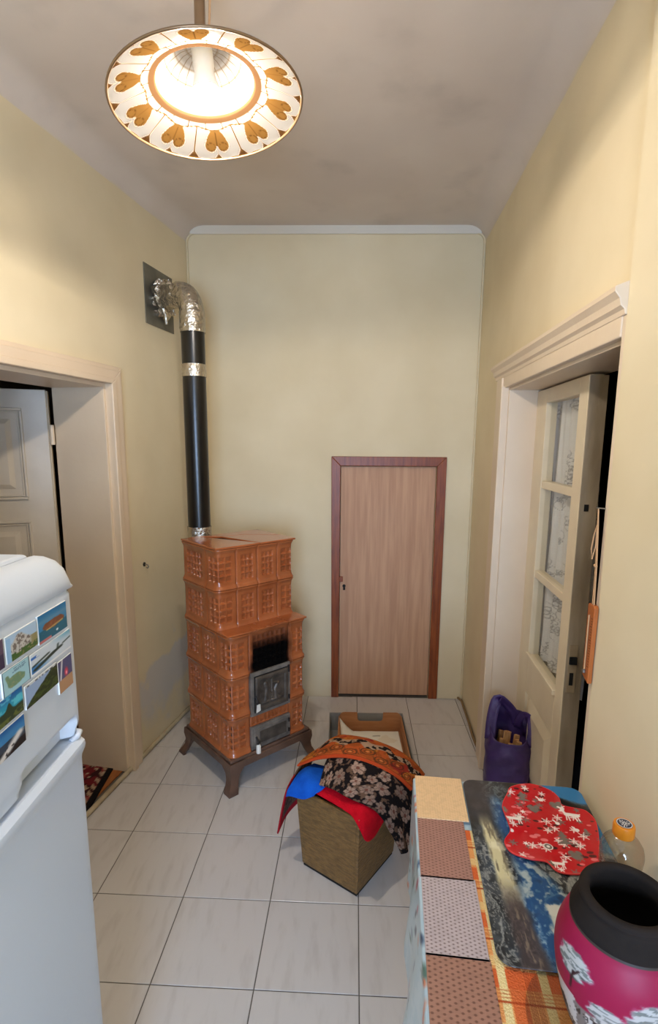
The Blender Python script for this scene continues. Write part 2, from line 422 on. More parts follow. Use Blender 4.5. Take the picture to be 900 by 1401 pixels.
# walls
def wall(name, loc, rz, boxes, mat):
    mb = MB()
    for b in boxes: mb.box(*b)
    o = mb.build(name, mat); o.location = loc; o.rotation_euler = (0, 0, rz); return tag(o, kind='structure')
DL0, DL1 = sL(2.53), sL(1.60); DLH = 1.955
LEN = sL(YF)
wall('wall_left', LO, LA, [(-.1, DL0, -.27, 0, -.1, 3.1), (DL1, LEN, -.27, 0, -.1, 3.1), (DL0, DL1, -.27, 0, DLH, 3.1)], M['wall_left'])
DR0, DR1 = sR(1.368), sR(2.56); DRH = 1.955
RLEN = sR(3.36)
wall('wall_right', RO_, RA, [(-.1, DR0 - .019, -.2, .02, -.1, 3.1), (DR0 - .02, DR0, -.2, 0, -.1, 3.1), (DR1, RLEN + .1, -.2, 0, -.1, 3.1), (DR0, DR1, -.2, 0, DRH, 3.1)], M['wall'])
bang = math.atan2(-.0223, 1)
# back wall, its hatch is mounted on it
HX0, HX1, HZ = .060, .664, 1.553
wall('wall_back', (0, yB(0), 0), bang, [(-1.1, HX0, 0, .2, -.1, 3.1), (HX1, 1.1, 0, .2, -.1, 3.1), (HX0, HX1, 0, .2, HZ, 3.1), (HX0, HX1, .06, .2, -.1, HZ)], M['wall'])
# front wall with the window the daylight comes from
WX0, WX1, WZ0, WZ1 = -.62, .40, .70, 2.20
wall('wall_front', (0, 0, 0), 0, [(-2.2, WX0, YF - .2, YF, -.1, 3.1), (WX1, .75, YF - .2, YF, -.1, 3.1), (WX0, WX1, YF - .2, YF, -.1, WZ0), (WX0, WX1, YF - .2, YF, WZ1, 3.1)], M['wall'])
win = thing('window_1', kind='structure', loc=(0, YF - .12, 0))
for nm, b in (('window_frame', (WX0, WX0 + .05)), ('window_frame', (WX1 - .05, WX1)), ('window_frame', ((WX0 + WX1) / 2 - .03, (WX0 + WX1) / 2 + .03))):
    bx(nm, M['cream'], win, b[0], b[1], -.03, .03, WZ0, WZ1, .004)
for z in (WZ0, WZ1 - .05): bx('window_frame', M['cream'], win, WX0 + .05, WX1 - .05, -.028, .028, z, z + .05, .004)
bx('pane', M['pane'], win, WX0 + .05, (WX0 + WX1) / 2 - .03, -.002, .002, WZ0 + .05, WZ1 - .05)
bx('pane', M['pane'], win, (WX0 + WX1) / 2 + .03, WX1 - .05, -.002, .002, WZ0 + .05, WZ1 - .05)

# ceiling with coved edges along the two long walls
R = .11
prof = [('L', 0, CEIL - R)] + [('L', R * (1 - math.cos(a)), CEIL - R + R * math.sin(a)) for a in np.linspace(.15, math.pi / 2, 7)]
prof += [('R', R * (1 - math.cos(a)), CEIL - R + R * math.sin(a)) for a in np.linspace(math.pi / 2, .15, 7)] + [('R', 0, CEIL - R)]
ys = np.linspace(YF - .02, 3.42, 24)
P = np.zeros((len(ys), len(prof) + 2, 3))
for i, y in enumerate(ys):
    for j, (sd, d, z) in enumerate(prof):
        P[i, j + 1] = ((xL(y) + d - .003) if sd == 'L' else (xR(y) - d + .003), y, z)
    P[i, 0] = (xL(y) - .003, y, 3.1); P[i, -1] = (xR(y) + .003, y, 3.1)
P = np.concatenate([P, P[:, :1]], 1)
ce = MB().grid(P).build('ceiling', M['ceiling'], smooth=40); tag(ce, kind='structure')
# thin white plaster line on top of the back wall and down its two corners
tw = thing('trim_1', kind='structure', loc=(0, yB(0), 0), rz=bang)
pts = []
x0, x1, zt, rr = -.862, .888, 2.905, .05
path = [(x0, -.004, .0), (x0, -.004, 1.4), (x0, -.004, zt - rr)] + [(x0 + rr * (1 - math.cos(a)), -.004, zt - rr + rr * math.sin(a)) for a in np.linspace(.2, math.pi / 2, 6)]
path += [(x1 - rr * (1 - math.cos(a)), -.004, zt - rr + rr * math.sin(a)) for a in np.linspace(math.pi / 2, .2, 6)] + [(x1, -.004, zt - rr), (x1, -.004, 1.4), (x1, -.004, 0)]
MB().tube(path, .007, 6).build('plaster_line', M['wall'], tw, smooth=60)
bx('plaster_ledge', M['white_line'], tw, x0 + .02, x1 - .02, -.012, .004, zt - .006, zt + .05, .005)

# left doorway: casing, jamb lining, leaf, hall behind
tl = thing('trim_2', kind='structure', loc=LO, rz=LA)
# mitred architrave: three stacked mouldings round the opening
for (o0, o1, t) in ((.083, .110, .018), (.030, .085, .030), (-.002, .032, .040)):
    for pl_ in ([(DL0 - o0, 0), (DL0 - o1, 0), (DL0 - o1, DLH + o1 * .75), (DL0 - o0, DLH + o0 * .75)],
                [(DL0 - o0, DLH + o0 * .75), (DL0 - o1, DLH + o1 * .75), (DL1 + o1, DLH + o1 * .75), (DL1 + o0, DLH + o0 * .75)],
                [(DL1 + o0, 0), (DL1 + o1, 0), (DL1 + o1, DLH + o1 * .75), (DL1 + o0, DLH + o0 * .75)]):
        MB().prism(pl_, -.002, t, axis='y').build('casing', M['cream'], tl, bevel=.004)
bx('jamb', M['cream'], tl, DL0 - .002, DL0 + .018, -.268, .002, 0.002, DLH, .002)
bx('jamb', M['cream'], tl, DL1 - .018, DL1 + .002, -.268, .002, 0.002, DLH, .002)
bx('door_head', M['cream'], tl, DL0 + .018, DL1 - .018, -.268, .002, DLH - .018, DLH + .002, .002)
bl = thing('baseboard_left', kind='structure', loc=LO, rz=LA)
MB().tube([(.02, .012, .012), (.6, .012, .012), (1.2, .012, .012), (2.1, .012, .012), (3.6, .012, .012)], .012, 10).build('caulk_strip', M['caulk'], bl, smooth=60)
d1 = thing('door_1', kind='structure', loc=(-1.318, 2.555, 0), rz=math.atan2(-.34, -.94))     # local x from hinge to free edge, local +y faces away from... the room side is +y
def panel_frame(par, mat, x0, x1, z0, z1, y, s=1):
    """raised field with two stepped mouldings on the face at y (s = outward sign)"""
    for k, (ins, wd, d) in enumerate(((0, .012, .009), (.014, .008, .005))):
        mb = MB(); a, b, c, e = x0 + ins, x1 - ins, z0 + ins, z1 - ins
        for q in ((a, b, c, c + wd), (a, b, e - wd, e), (a, a + wd, c + wd, e - wd), (b - wd, b, c + wd, e - wd)):
            mb.box(q[0], q[1], min(y, y + s * d), max(y, y + s * d), q[2], q[3])
        mb.build('moulding', mat, par, bevel=.003)
    f = .05
    MB().add([(x0 + f, y, z0 + f), (x1 - f, y, z0 + f), (x1 - f, y, z1 - f), (x0 + f, y, z1 - f)] +
             [(x0 + f + .022, y + s * .009, z0 + f + .022), (x1 - f - .022, y + s * .009, z0 + f + .022), (x1 - f - .022, y + s * .009, z1 - f - .022), (x0 + f + .022, y + s * .009, z1 - f - .022)],
             [(4, 5, 6, 7), (0, 1, 5, 4), (1, 2, 6, 5), (2, 3, 7, 6), (3, 0, 4, 7)]).build('raised_panel', mat, par)
lf = bx('leaf', M['grey_leaf'], d1, .012, .80, -.018, .018, .03, 1.925, .003)
for (z0, z1) in ((1.42, 1.84), (.90, 1.32), (.15, .80)):
    panel_frame(lf, M['grey_leaf'], .115, .70, z0, z1, .018)
bx('leaf_edge', M['dirty_edge'], d1, .004, .012, -.018, .016, .03, 1.92, .002)
for z in (1.72, 1.02, .3):
    MB().tube([(-.004, .022, z - .045), (-.004, .022, z + .045)], .010, 10).build('hinge', M['cream'], d1, smooth=50)
# hall floor, rug and enclosure to the left
hf = bx('floor', M['floorboard'], None, -3.0, -2.1, .2, 4.2, -.1, -.012); tag(hf, kind='structure')
hx = MB().prism([(-2.1, .2), (xL(.2) - .03, .2), (xL(4.2) - .03, 4.2), (-2.1, 4.2)], -.0022, .004).build('floor', M['floorboard']); tag(hx, kind='structure')
mb = MB()
mb.box(-3.1, -3.0, .1, 4.3, -.1, 2.7).box(-3.0, xL(.2) - .28, .1, .2, -.1, 2.7).box(-3.0, xL(4.2) - .28, 4.2, 4.3, -.1, 2.7)
mb.prism([(-3.1, .1), (xL(.1) - .28, .1), (xL(4.3) - .28, 4.3), (-3.1, 4.3)], 2.7, 2.8).box(xL(4.2) - .40, xL(4.2) - .27, 3.35, 4.2, -.1, 2.7)
ho = mb.build('wall_hall_left', M['hall_light']); tag(ho, kind='structure')

# right doorway: casing with crown, jamb lining, glazed leaf
tr_ = thing('trim_3', kind='structure', loc=RO_, rz=RA)
for (a, b, t, h) in ((DR1 + .135, DR1 + .185, .016, .10), (DR1 + .030, DR1 + .137, .030, .045), (DR1 - .002, DR1 + .032, .036, .004)):
    bx('casing', M['cream'], tr_, a, b, -.002, t, 0.0, DRH + h, .005)
bx('casing', M['cream'], tr_, DR0 - .019, DR0 + .002, -.002, .019, 0.0, DRH + .055, .002)
bx('casing', M['cream'], tr_, DR0 + .002, DR1 + .03, -.002, .022, DRH - .004, DRH + .055, .004)
cr = MB().prism([(0, .045), (.024, .045), (.027, .058), (.036, .066), (.040, .083), (.052, .098), (.052, .110), (0, .130)], DR0 - .019, DR1 + .19, axis='x')
cr.v = [(x, y, z + DRH) for x, y, z in cr.v]
cr.build('crown_moulding', M['cream'], tr_, bevel=.002)
bx('jamb', M['cream'], tr_, DR1 - .016, DR1 + .002, -.198, .002, 0.0, DRH, .002)
bx('jamb', M['cream'], tr_, DR0 - .002, DR0 + .014, -.198, .002, 0.0, DRH, .002)
bx('door_head', M['cream'], tr_, DR0 + .014, DR1 - .016, -.198, .002, DRH - .016, DRH + .002, .002)
bx('threshold', M['cream'], tr_, DR0, DR1, -.2, -.002, -.02, .004, .003)
d2 = thing('door_2', kind='structure', loc=(.955, 2.553, 0), rz=math.atan2(-.65, -.065))     # x from hinge to free edge, y: + away from room? set so that -y faces the room
LW, LT = .655, .048       # leaf width, thickness; face at y = 0 (room) .. body at +y or -y
dirv = Vector((-.065, -.65, 0)).normalized(); left = Vector((-dirv.y, dirv.x, 0))   # local +y
sgn = 1 if left.x > 0 else -1        # +y points to the other room when left.x > 0
def dbox(name, mat, x0, x1, d0, d1_, z0, z1, bevel=.003, par=None):
    a, b = sorted((sgn * d0, sgn * d1_)); return bx(name, mat, par or d2, x0, x1, a, b, z0, z1, bevel)
ZT, Z1, Z2, Z3 = 1.932, 1.872, .715, .665
dbox('stile', M['cream_leaf'], .002, .165, 0, LT, .015, ZT)
dbox('stile', M['cream_leaf'], .565, LW - .004, 0, LT, .015, ZT)
dbox('rail', M['cream_leaf'], .165, .565, 0, LT, Z1, ZT)
dbox('rail', M['cream_leaf'], .165, .565, 0, LT, .53, Z2)
dbox('rail', M['cream_leaf'], .165, .565, 0, LT, .015, .12)
bars = [1.515, 1.105]
for z in bars: dbox('glazing_bar', M['cream_leaf'], .165, .565, .004, LT - .004, z - .017, z + .017)
dbox('sill_bead', M['cream_leaf'], .16, .57, -.012, .004, Z2 - .012, Z2 + .012)
zz = [Z2, bars[1] - .017, bars[1] + .017, bars[0] - .017, bars[0] + .017, Z1]
for k in range(3): dbox('pane', M['pane'], .166, .564, .022, .025, zz[2 * k], zz[2 * k + 1], 0)
dbox('lower_panel', M['cream_leaf'], .165, .565, .014, .034, .12, .53, 0)
mbp = MB(); y0 = sgn * .014; y1 = sgn * -.002
mbp.add([(.19, y0, .14), (.54, y0, .14), (.54, y0, .51), (.19, y0, .51), (.24, y1, .19), (.49, y1, .19), (.49, y1, .46), (.24, y1, .46)],
        [(4, 5, 6, 7), (0, 1, 5, 4), (1, 2, 6, 5), (2, 3, 7, 6), (3, 0, 4, 7)]).build('raised_panel', M['cream_leaf'], d2)
dbox('leaf_edge', M['dirty_edge'], LW - .004, LW, .002, LT + .016, .015, ZT - .004, .001)
dbox('rebate_strip', M['dirty_edge'], LW - .03, LW - .004, LT, LT + .018, .015, ZT - .004, .002)
dbox('lock_hole', M['black'], LW, LW + .0015, .018, .034, 1.455, 1.48, .006)
lp = dbox('lock_plate', M['table_wood'], LW, LW + .002, .010, .042, .76, .95, .001)
dbox('latch_bolt', M['black'], LW + .002, LW + .010, .012, .040, .875, .905, .002, None)
dbox('keyhole', M['black'], LW + .002, LW + .003, .018, .032, .79, .84, 0)
# hall to the right, its unlit darkness put into the wall and floor colour
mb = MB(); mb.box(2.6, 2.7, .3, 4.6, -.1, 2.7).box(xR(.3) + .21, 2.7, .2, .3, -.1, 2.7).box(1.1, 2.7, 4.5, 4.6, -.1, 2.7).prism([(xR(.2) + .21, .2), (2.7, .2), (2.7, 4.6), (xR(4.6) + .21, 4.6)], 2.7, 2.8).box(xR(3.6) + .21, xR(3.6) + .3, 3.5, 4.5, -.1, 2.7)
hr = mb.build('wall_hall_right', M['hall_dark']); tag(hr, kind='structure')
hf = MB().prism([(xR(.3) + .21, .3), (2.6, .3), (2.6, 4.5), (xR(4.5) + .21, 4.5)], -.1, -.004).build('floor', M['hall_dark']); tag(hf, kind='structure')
# thin cable along the foot of the right wall
yb = thing('baseboard_right', kind='structure', loc=RO_, rz=RA)
MB().tube([(DR1 + .19, .012, .012), (DR1 + .3, .016, .012), (DR1 + .45, .012, .012), (RLEN - .06, .012, .012), (RLEN - .02, .03, .012)], .007, 8).build('cable', M['mud'], yb, smooth=60)

# hatch door in the back wall
d3 = thing('door_3', kind='structure', loc=(0, yB(0), 0), rz=bang)
fw = .058
bx('door_leaf', M['plywood'], d3, HX0 + .003, HX1 - .003, .012, .034, .012, HZ - .003, .002)
def mitre(pts): return MB().prism(pts, -.016, .004, axis='y')
mitre([(HX0 - fw, HZ + fw), (HX1 + fw, HZ + fw), (HX1, HZ), (HX0, HZ)]).build('door_frame', M['frame_wood'], d3, bevel=.003)
mitre([(HX0 - fw, HZ + fw), (HX0, HZ), (HX0, 0.0), (HX0 - fw + .01, 0.0)]).build('door_frame', M['frame_wood'], d3, bevel=.003)
mitre([(HX1 + fw, HZ + fw), (HX1, HZ), (HX1, 0.0), (HX1 + fw, 0.0)]).build('door_frame', M['frame_wood'], d3, bevel=.003)
bx('latch_block', M['frame_wood'], d3, HX0 - .004, HX0 + .022, -.004, .016, .80, .835, .003)
MB().tube([(HX0 + .030, .0125, .770), (HX0 + .030, .0105, .770)], .011, 12).build('keyhole', M['black'], d3)
bx('keyhole', M['black'], d3, HX0 + .024, HX0 + .038, .0100, .0124, .742, .768)

# ------------------------------------------------------------------ pendant lamp
def make_lamp():
    t = thing('pendant_lamp', 'lit pendant lamp with a shallow glass shade painted with bronze hearts, hanging from the ceiling', 'lamp', (-.320, 1.519, 2.536))
    K = 1.2; t.scale = (K, K, K); TOP = (CEIL - 2.536) / K
    RS = .2
    pr = np.array([(.200, .000), (.196, .003), (.170, .014), (.140, .025), (.118, .033), (.104, .036), (.098, .048), (.088, .070), (.070, .092), (.045, .106), (.022, .110)])
    na, nr = 432, 90
    k = np.linspace(0, len(pr) - 1, nr); i = np.clip(k.astype(int), 0, len(pr) - 2); f = k - i
    rz = pr[i] * (1 - f)[:, None] + pr[i + 1] * f[:, None]
    ang = np.linspace(0, 2 * math.pi, na, endpoint=False)
    A, Rr = np.meshgrid(ang, rz[:, 0], indexing='ij'); _, Z = np.meshgrid(ang, rz[:, 1], indexing='ij')
    Rw = Rr * (1 + .006 * np.cos(A * 24) * (Rr > .19))
    P = np.stack([Rw * np.cos(A), Rw * np.sin(A), Z], -1)
    rho = Rr / RS; nsec = 10
    A0 = A; A = A - math.radians(95)
    ph = (A * nsec / (2 * math.pi) + .5) % 1 - .5          # -0.5..0.5 in a sector, heart in the middle
    x = ph * 2 * math.pi / nsec * rho                      # arc width in units of RS
    img = C3((252, 248, 240), A); gold = (104, 74, 36); brown = (72, 48, 26)
    # heart: tip towards the centre, two round lobes outwards
    yy = (rho - .655) / .20
    hw = np.where(yy < 1, .150 * np.sqrt(np.clip(yy, 0, 1)) * (1.12 - .14 * yy), 0)
    heart = np.maximum(np.clip((hw - np.abs(x)) / .008 + .5, 0, 1) * (yy > 0) * (yy < .98), np.maximum(disc(x, rho, -.076, .850, .072), disc(x, rho, .076, .850, .072)))
    img = lay(img, heart, gold)
    for sx in (-1, 1):
        ring_ = np.clip(1 - np.abs(np.hypot(x - sx * .074, rho - .860) - .046) / .006, 0, 1); img = lay(img, ring_ * heart, (68, 44, 18))
    img = lay(img, heart * np.clip(1 - np.abs(x) / .006, 0, 1), (70, 46, 19))
    # rim triangles and bow line, radial lines between the hearts
    edge = np.abs(np.abs(ph) - .5) * 2 * math.pi / nsec * rho
    img = lay(img, soft(edge - (rho - .90) * .8, .02) * (rho > .90), brown)
    img = lay(img, soft(np.abs(x) - (rho - .93) * .8, .02) * (rho > .93), brown)
    img = lay(img, soft(edge - .010, .006) * (rho > .62) * (rho < .96), (86, 60, 30))
    img = lay(img, soft(np.abs(x) - .006, .006) * (rho > .9), (86, 60, 30))
    poly = .625 + .05 * (1 - np.abs(ph) * 2)
    img = lay(img, soft(np.abs(rho - poly) - .012, .008), (98, 72, 38))
    sp = np.abs((A * nsec * 2 / (2 * math.pi)) % 1 - .5) / (nsec * 2) * 2 * math.pi * rho
    img = lay(img, soft(sp - .008, .005) * (rho > .57) * (rho < .66), (86, 60, 30))
    img = lay(img, soft(np.abs(rho - .548) - .042, .01), (88, 64, 42))
    lat = np.maximum(soft(np.abs((A * 24 / (2 * math.pi)) % 1 - .5) * .12 - .006, .006), soft(np.abs((rho * 9) % 1 - .5) * .11 - .006, .006)) * (rho < .49)
    img = lay(img, lat, (104, 80, 50))
    img = lay(img, (rho > .985) * 1.0, (104, 78, 42))
    tilt = Vector((-.097, .046, 1)).normalized(); q = Vector((0, 0, 1)).rotation_difference(tilt).to_euler()
    sh = MB().grid(P, img, wrap=True).build('lamp_shade', M['opal'], t, smooth=180, rot=q)
    rim = MB().tube([(.2 * math.cos(a), .2 * math.sin(a), 0) for a in np.linspace(0, 2 * math.pi, 73)], .0028, 8).build('rim', M['brass'], sh, smooth=180)
    MB().lathe([(.0285, .0245), (.029, .030), (.020, .062), (.022, .075), (.022, .125), (.012, .135)], 24).build('socket', M['porcelain'], t, smooth=50, rot=q)
    MB().lathe([(.001, -.006), (.010, -.0045), (.019, .001), (.0255, .011), (.028, .024), (.001, .0245)], 24).build('bulb', M['bulb'], t, smooth=180, rot=q)
    MB().tube([(-.013, .006, .13), (-.012, .006, .30), (-.012, .006, TOP + .002)], .0115, 12).build('rod', M['brass'], t, smooth=60)
    MB().tube([(.006, .004, .14), (.012, .0, .22), (.010, .006, .34), (.004, .006, .50)], .0025, 6).build('wire', M['cord'], t, smooth=60)
    MB().lathe([(.01, TOP - .06), (.045, TOP - .045), (.055, TOP - .002)], 24, -.012, .006).build('canopy', M['brass'], t, smooth=50)
make_lamp()

# ------------------------------------------------------------------ tiled stove
def make_stove():
    A = math.radians(41.7)
    t = thing('tiled_stove', 'stepped brown-orange ceramic tile stove with iron doors, in the left corner', 'stove', (-.475, 2.36, 0), A)
    G = M['glaze']
    def path_eval(path, S):
        """path: list of ('line', p, q) / ('arc', c, r, a0, a1); returns points and outward normals at arclengths"""
        out = np.zeros((len(S), 2)); nor = np.zeros((len(S), 2)); acc = 0
        for e in path:
            if e[0] == 'line':
                p, q = np.array(e[1]), np.array(e[2]); L = np.hypot(*(q - p)); d = (q - p) / L
                k = (S >= acc - 1e-9) & (S <= acc + L + 1e-9); s = S[k] - acc
                out[k] = p + s[:, None] * d; nor[k] = (d[1], -d[0])
            else:
                c, r, a0, a1 = e[1:]; L = abs(a1 - a0) * r
                k = (S > acc + 1e-9) & (S < acc + L - 1e-9); a = a0 + (S[k] - acc) / L * (a1 - a0)
                out[k] = np.array(c) + r * np.stack([np.cos(a), np.sin(a)], 1); nor[k] = np.stack([np.cos(a), np.sin(a)], 1)
            acc += L
        return out, nor, acc
    def plen(path): return path_eval(path, np.zeros(1))[2]
    def ceramic(path, z0, z1, cols, rows=4, ms=.022, mz=.036, flare=.011, name='stove_tile', ds=.0032):
        L = plen(path); ns = int(L / ds) + 2; nz = int((z1 - z0) / .0032) + 2
        s = np.linspace(.0012, L - .0012, ns); z = np.linspace(z0 + .0012, z1 - .0012, nz)
        p, n, _ = path_eval(path, s)
        Sg, Zg = np.meshgrid(s, z, indexing='ij'); h = z1 - z0; zr = Zg - z0
        sm = lambda d, w: np.clip(d / w + .5, 0, 1) ** 2 * (3 - 2 * np.clip(d / w + .5, 0, 1))
        d = flare * (np.exp(-(zr / .016) ** 2) + np.exp(-((h - zr) / .016) ** 2))
        inside = sm(Sg - ms, .007) * sm(L - ms - Sg, .007) * sm(zr - mz, .010) * sm(h - mz - zr, .010)
        d = d + .002 * sm(Sg - .008, .006) * sm(L - .008 - Sg, .006)
        cu = (Sg - ms) / (L - 2 * ms) * cols % 1; cv = (zr - mz) / (h - 2 * mz) * rows % 1
        bw = .14 * (L / .13) ** 0
        cell = sm(np.minimum(cu, 1 - cu) - .15, .10) * sm(np.minimum(cv, 1 - cv) - .13, .08)
        d = d - inside * (.0010 + .0115 * cell) + inside * cell * .0035 * cv
        e = np.minimum(np.minimum(Sg, L - Sg), np.minimum(zr, h - zr)); d = d - .004 * np.clip(1 - e / .005, 0, 1) ** 2
        P = np.zeros((ns, nz, 3)); P[..., 0] = p[:, None, 0] + n[:, None, 0] * d; P[..., 1] = p[:, None, 1] + n[:, None, 1] * d; P[..., 2] = Zg
        B = P.copy(); B[..., 0] -= n[:, None, 0] * .012; B[..., 1] -= n[:, None, 1] * .012
        Q = np.zeros((ns + 2, nz + 2, 3))                         # skirts back into the joint
        Q[1:-1, 1:-1] = P; Q[0, 1:-1] = B[0]; Q[-1, 1:-1] = B[-1]; Q[1:-1, 0] = B[:, 0]; Q[1:-1, -1] = B[:, -1]
        for i, j in ((0, 0), (0, -1), (-1, 0), (-1, -1)): Q[i, j] = B[i, j]
        return MB().grid(Q).build(name, G, t, smooth=50)
    x0, x1, yl, yu, yb = .012, .465, .012, .105, .445
    ra = .028
    rows_low = [(.165, .371), (.371, .578), (.578, .787)]; rows_up = [(.787, .991), (.991, 1.192)]
    def corner_left(x, y, a, b):   # from the left side (distance a) round to the front (distance b)
        return [('line', (x, y + a), (x, y + ra)), ('arc', (x + ra, y + ra), ra, math.pi, 1.5 * math.pi), ('line', (x + ra, y), (x + b, y))]
    def corner_right(x, y, a, b):
        return [('line', (x - b, y), (x - ra, y)), ('arc', (x - ra, y + ra), ra, 1.5 * math.pi, 2 * math.pi), ('line', (x, y + ra), (x, y + a))]
    for r, (z0, z1) in enumerate(rows_low):
        ceramic(corner_left(x0, yl, .10, .108), z0, z1, 4)
        ceramic([('line', (x0, yl + .265), (x0, yl + .10))], z0, z1, 4, ms=.03)
        ceramic([('line', (x0, yb), (x0, yl + .265))], z0, z1, 4, ms=.03)
        ceramic(corner_right(x1, yl, .10, .105), z0, z1, 4)
        ceramic([('line', (x1, yl + .10), (x1, yl + .265))], z0, z1, 4, ms=.03)
        ceramic([('line', (x1, yl + .265), (x1, yb))], z0, z1, 4, ms=.03)
    for r, (z0, z1) in enumerate(rows_up):
        ceramic(corner_left(x0, yu, .10, .105), z0, z1, 4)
        ceramic([('line', (x0, yb), (x0, yu + .10))], z0, z1, 5, ms=.04)
        ceramic([('line', (x0 + .105, yu), (x0 + .227, yu))], z0, z1, 3, ms=.026)
        ceramic([('line', (x0 + .227, yu), (x0 + .349, yu))], z0, z1, 3, ms=.026)
        ceramic(corner_right(x1, yu, .10, .104), z0, z1, 4)
        ceramic([('line', (x1, yu + .10), (x1, yb))], z0, z1, 5, ms=.04)
    xa, xb_ = x0 + .108, x1 - .105
    ceramic([('line', (xa, yl), (xb_, yl))], .578, .787, 7, rows=5, ms=.022, mz=.018, flare=.004, name='sooted_tile')['label'] = 'ceramic tile blackened with soot above the fire door'
    ceramic([('line', (xa, yl), (xb_, yl))], .292, .352, 9, rows=1, ms=.012, mz=.008, flare=.0, name='tile_strip')
    core = MB().box(x0 + .011, x1 - .011, yl + .011, yb, .12, .785).box(x0 + .011, x1 - .011, yu + .011, yb, .78, 1.19)
    core.build('core', M['iron_dark'], t)
    # glazed top slabs, each of three pieces
    def slab(pts, z): MB().prism(pts, z, z + .010).build('top_tile', G, t, bevel=.003)
    f = .010
    a0, a1, b0, b1 = x0 - f, x1 + f, yu - f, yb + .005
    slab([(a0, b0), (a0 + .25, b0), (a0 + .10, b1), (a0, b1)], 1.192)
    slab([(a0 + .252, b0), (a1, b0), (a1, b0 + .12), (a0 + .32, b1 - .10), (a0 + .19, b1 - .075)], 1.192)
    slab([(a0 + .102, b1), (a0 + .188, b1 - .073), (a0 + .32, b1 - .098), (a1, b0 + .122), (a1, b1)], 1.192)
    b0 = yl - f; b1 = yu + .002
    slab([(a0, b0), (a0 + .16, b0), (a0 + .16, b1), (a0, b1)], .787)
    slab([(a0 + .162, b0), (a1 - .12, b0), (a1 - .12, b1), (a0 + .162, b1)], .787)
    slab([(a1 - .118, b0), (a1, b0), (a1, b1), (a1 - .118, b1)], .787)
    # iron base frame and four flared feet
    bf = MB(); fx0, fx1, fy0, fy1 = -.012, .497, -.012, .47
    for (z0, z1, e) in ((.112, .150, 0), (.148, .166, -.008)):
        bf.box(fx0 - e, fx1 + e, fy0 - e, fy1 + e, z0, z1)
    bf.build('base_frame', M['stove_base'], t, bevel=.006)
    for (sx, sy, cx, cy) in ((-1, -1, fx0, fy0), (1, -1, fx1, fy0), (-1, 1, fx0, fy1), (1, 1, fx1, fy1)):
        mb = MB(); rings = []
        for (z, o, wd) in ((.150, .0, .085), (.118, .002, .080), (.085, -.004, .052), (.055, .000, .044), (.030, .012, .046), (.016, .022, .050), (.006, .026, .052), (.0, .024, .050)):
            X = cx + sx * o; Y = cy + sy * o
            rings.append([(X, Y, z), (X - sx * wd, Y, z), (X - sx * wd, Y - sy * .018, z), (X - sx * .018, Y - sy * .018, z), (X - sx * .018, Y - sy * wd, z), (X, Y - sy * wd, z)])
        vs = [v for r_ in rings for v in r_]; n = 6; fs = [tuple(range(n)), tuple(range(len(vs) - n, len(vs)))]
        for i in range(len(rings) - 1): fs += [(i * n + k, i * n + (k + 1) % n, (i + 1) * n + (k + 1) % n, (i + 1) * n + k) for k in range(n)]
        mb.add(vs, fs).build('leg', M['stove_base'], t, smooth=50)
    # fire door
    yf = yl - .004
    fd = MB()
    for q in ((xa, xb_, .352, .372), (xa, xb_, .556, .580), (xa, xa + .022, .372, .556), (xb_ - .022, xb_, .372, .556)):
        fd.box(q[0], q[1], yf - .010, yl + .012, q[2], q[3])
    frame = fd.build('fire_door_frame', M['iron'], t, bevel=.002)
    # door plate with cast relief
    nu, nv = 70, 60; U, V = uvgrid(nu, nv); X = xa + .024 + U * (xb_ - xa - .042); Z = .374 + V * .180
    e = np.minimum(np.minimum(U, 1 - U) * (xb_ - xa - .032), np.minimum(V, 1 - V) * .196)
    d = .006 + .006 * np.clip(e / .004, 0, 1) - .005 * np.clip((e - .020) / .004, 0, 1)
    rel = fbm(U * 9, V * 9, 3, 3); fig = 0
    bx('door_gap', M['black'], t, xa + .018, xb_ - .014, yf - .0108, yf - .009, .368, .560)
    for (ax, ay, bx_, by_, r_) in ((.30, .25, .34, .62, .035), (.34, .62, .30, .74, .04), (.62, .22, .60, .50, .03), (.60, .50, .68, .66, .035), (.68, .66, .52, .72, .02), (.34, .5, .46, .42, .02), (.22, .2, .42, .2, .02), (.50, .2, .76, .2, .02), (.50, .3, .50, .8, .014), (.60, .42, .72, .36, .018)):
        fig = np.maximum(fig, seg(U, V, ax, ay, bx_, by_, r_, .03))
    d = d + (e > .026) * (.006 * fig + .005 * (rel - .5))
    Pd = np.stack([X, yf - .006 - d, Z], -1)
    fdoor = MB().grid(Pd).build('fire_door', M['iron_door'], t, smooth=60, solid=.006, soff=0)
    # ash door
    ad = MB()
    for q in ((xa, xb_, .172, .188), (xa, xb_, .276, .292), (xa, xa + .020, .188, .276), (xb_ - .020, xb_, .188, .276)):
        ad.box(q[0], q[1], yf - .008, yl + .012, q[2], q[3])
    ad.build('ash_door_frame', M['iron'], t, bevel=.002)
    bx('ash_door', M['iron'], t, xa + .016, xb_ - .016, yf - .013, yf, .184, .280, .003)
    bx('ash_door_panel', M['iron_door'], t, xa + .045, xb_ - .030, yf - .016, yf - .012, .200, .264, .002)
    for (z, zz_) in ((.548, .036), (.392, .02), (.262, .016), (.206, .016)):
        MB().tube([(xb_ - .012, yf - .014, z - zz_ / 2), (xb_ - .012, yf - .014, z + zz_ / 2)], .006, 10).build('hinge', M['iron_dark'], t, smooth=50)
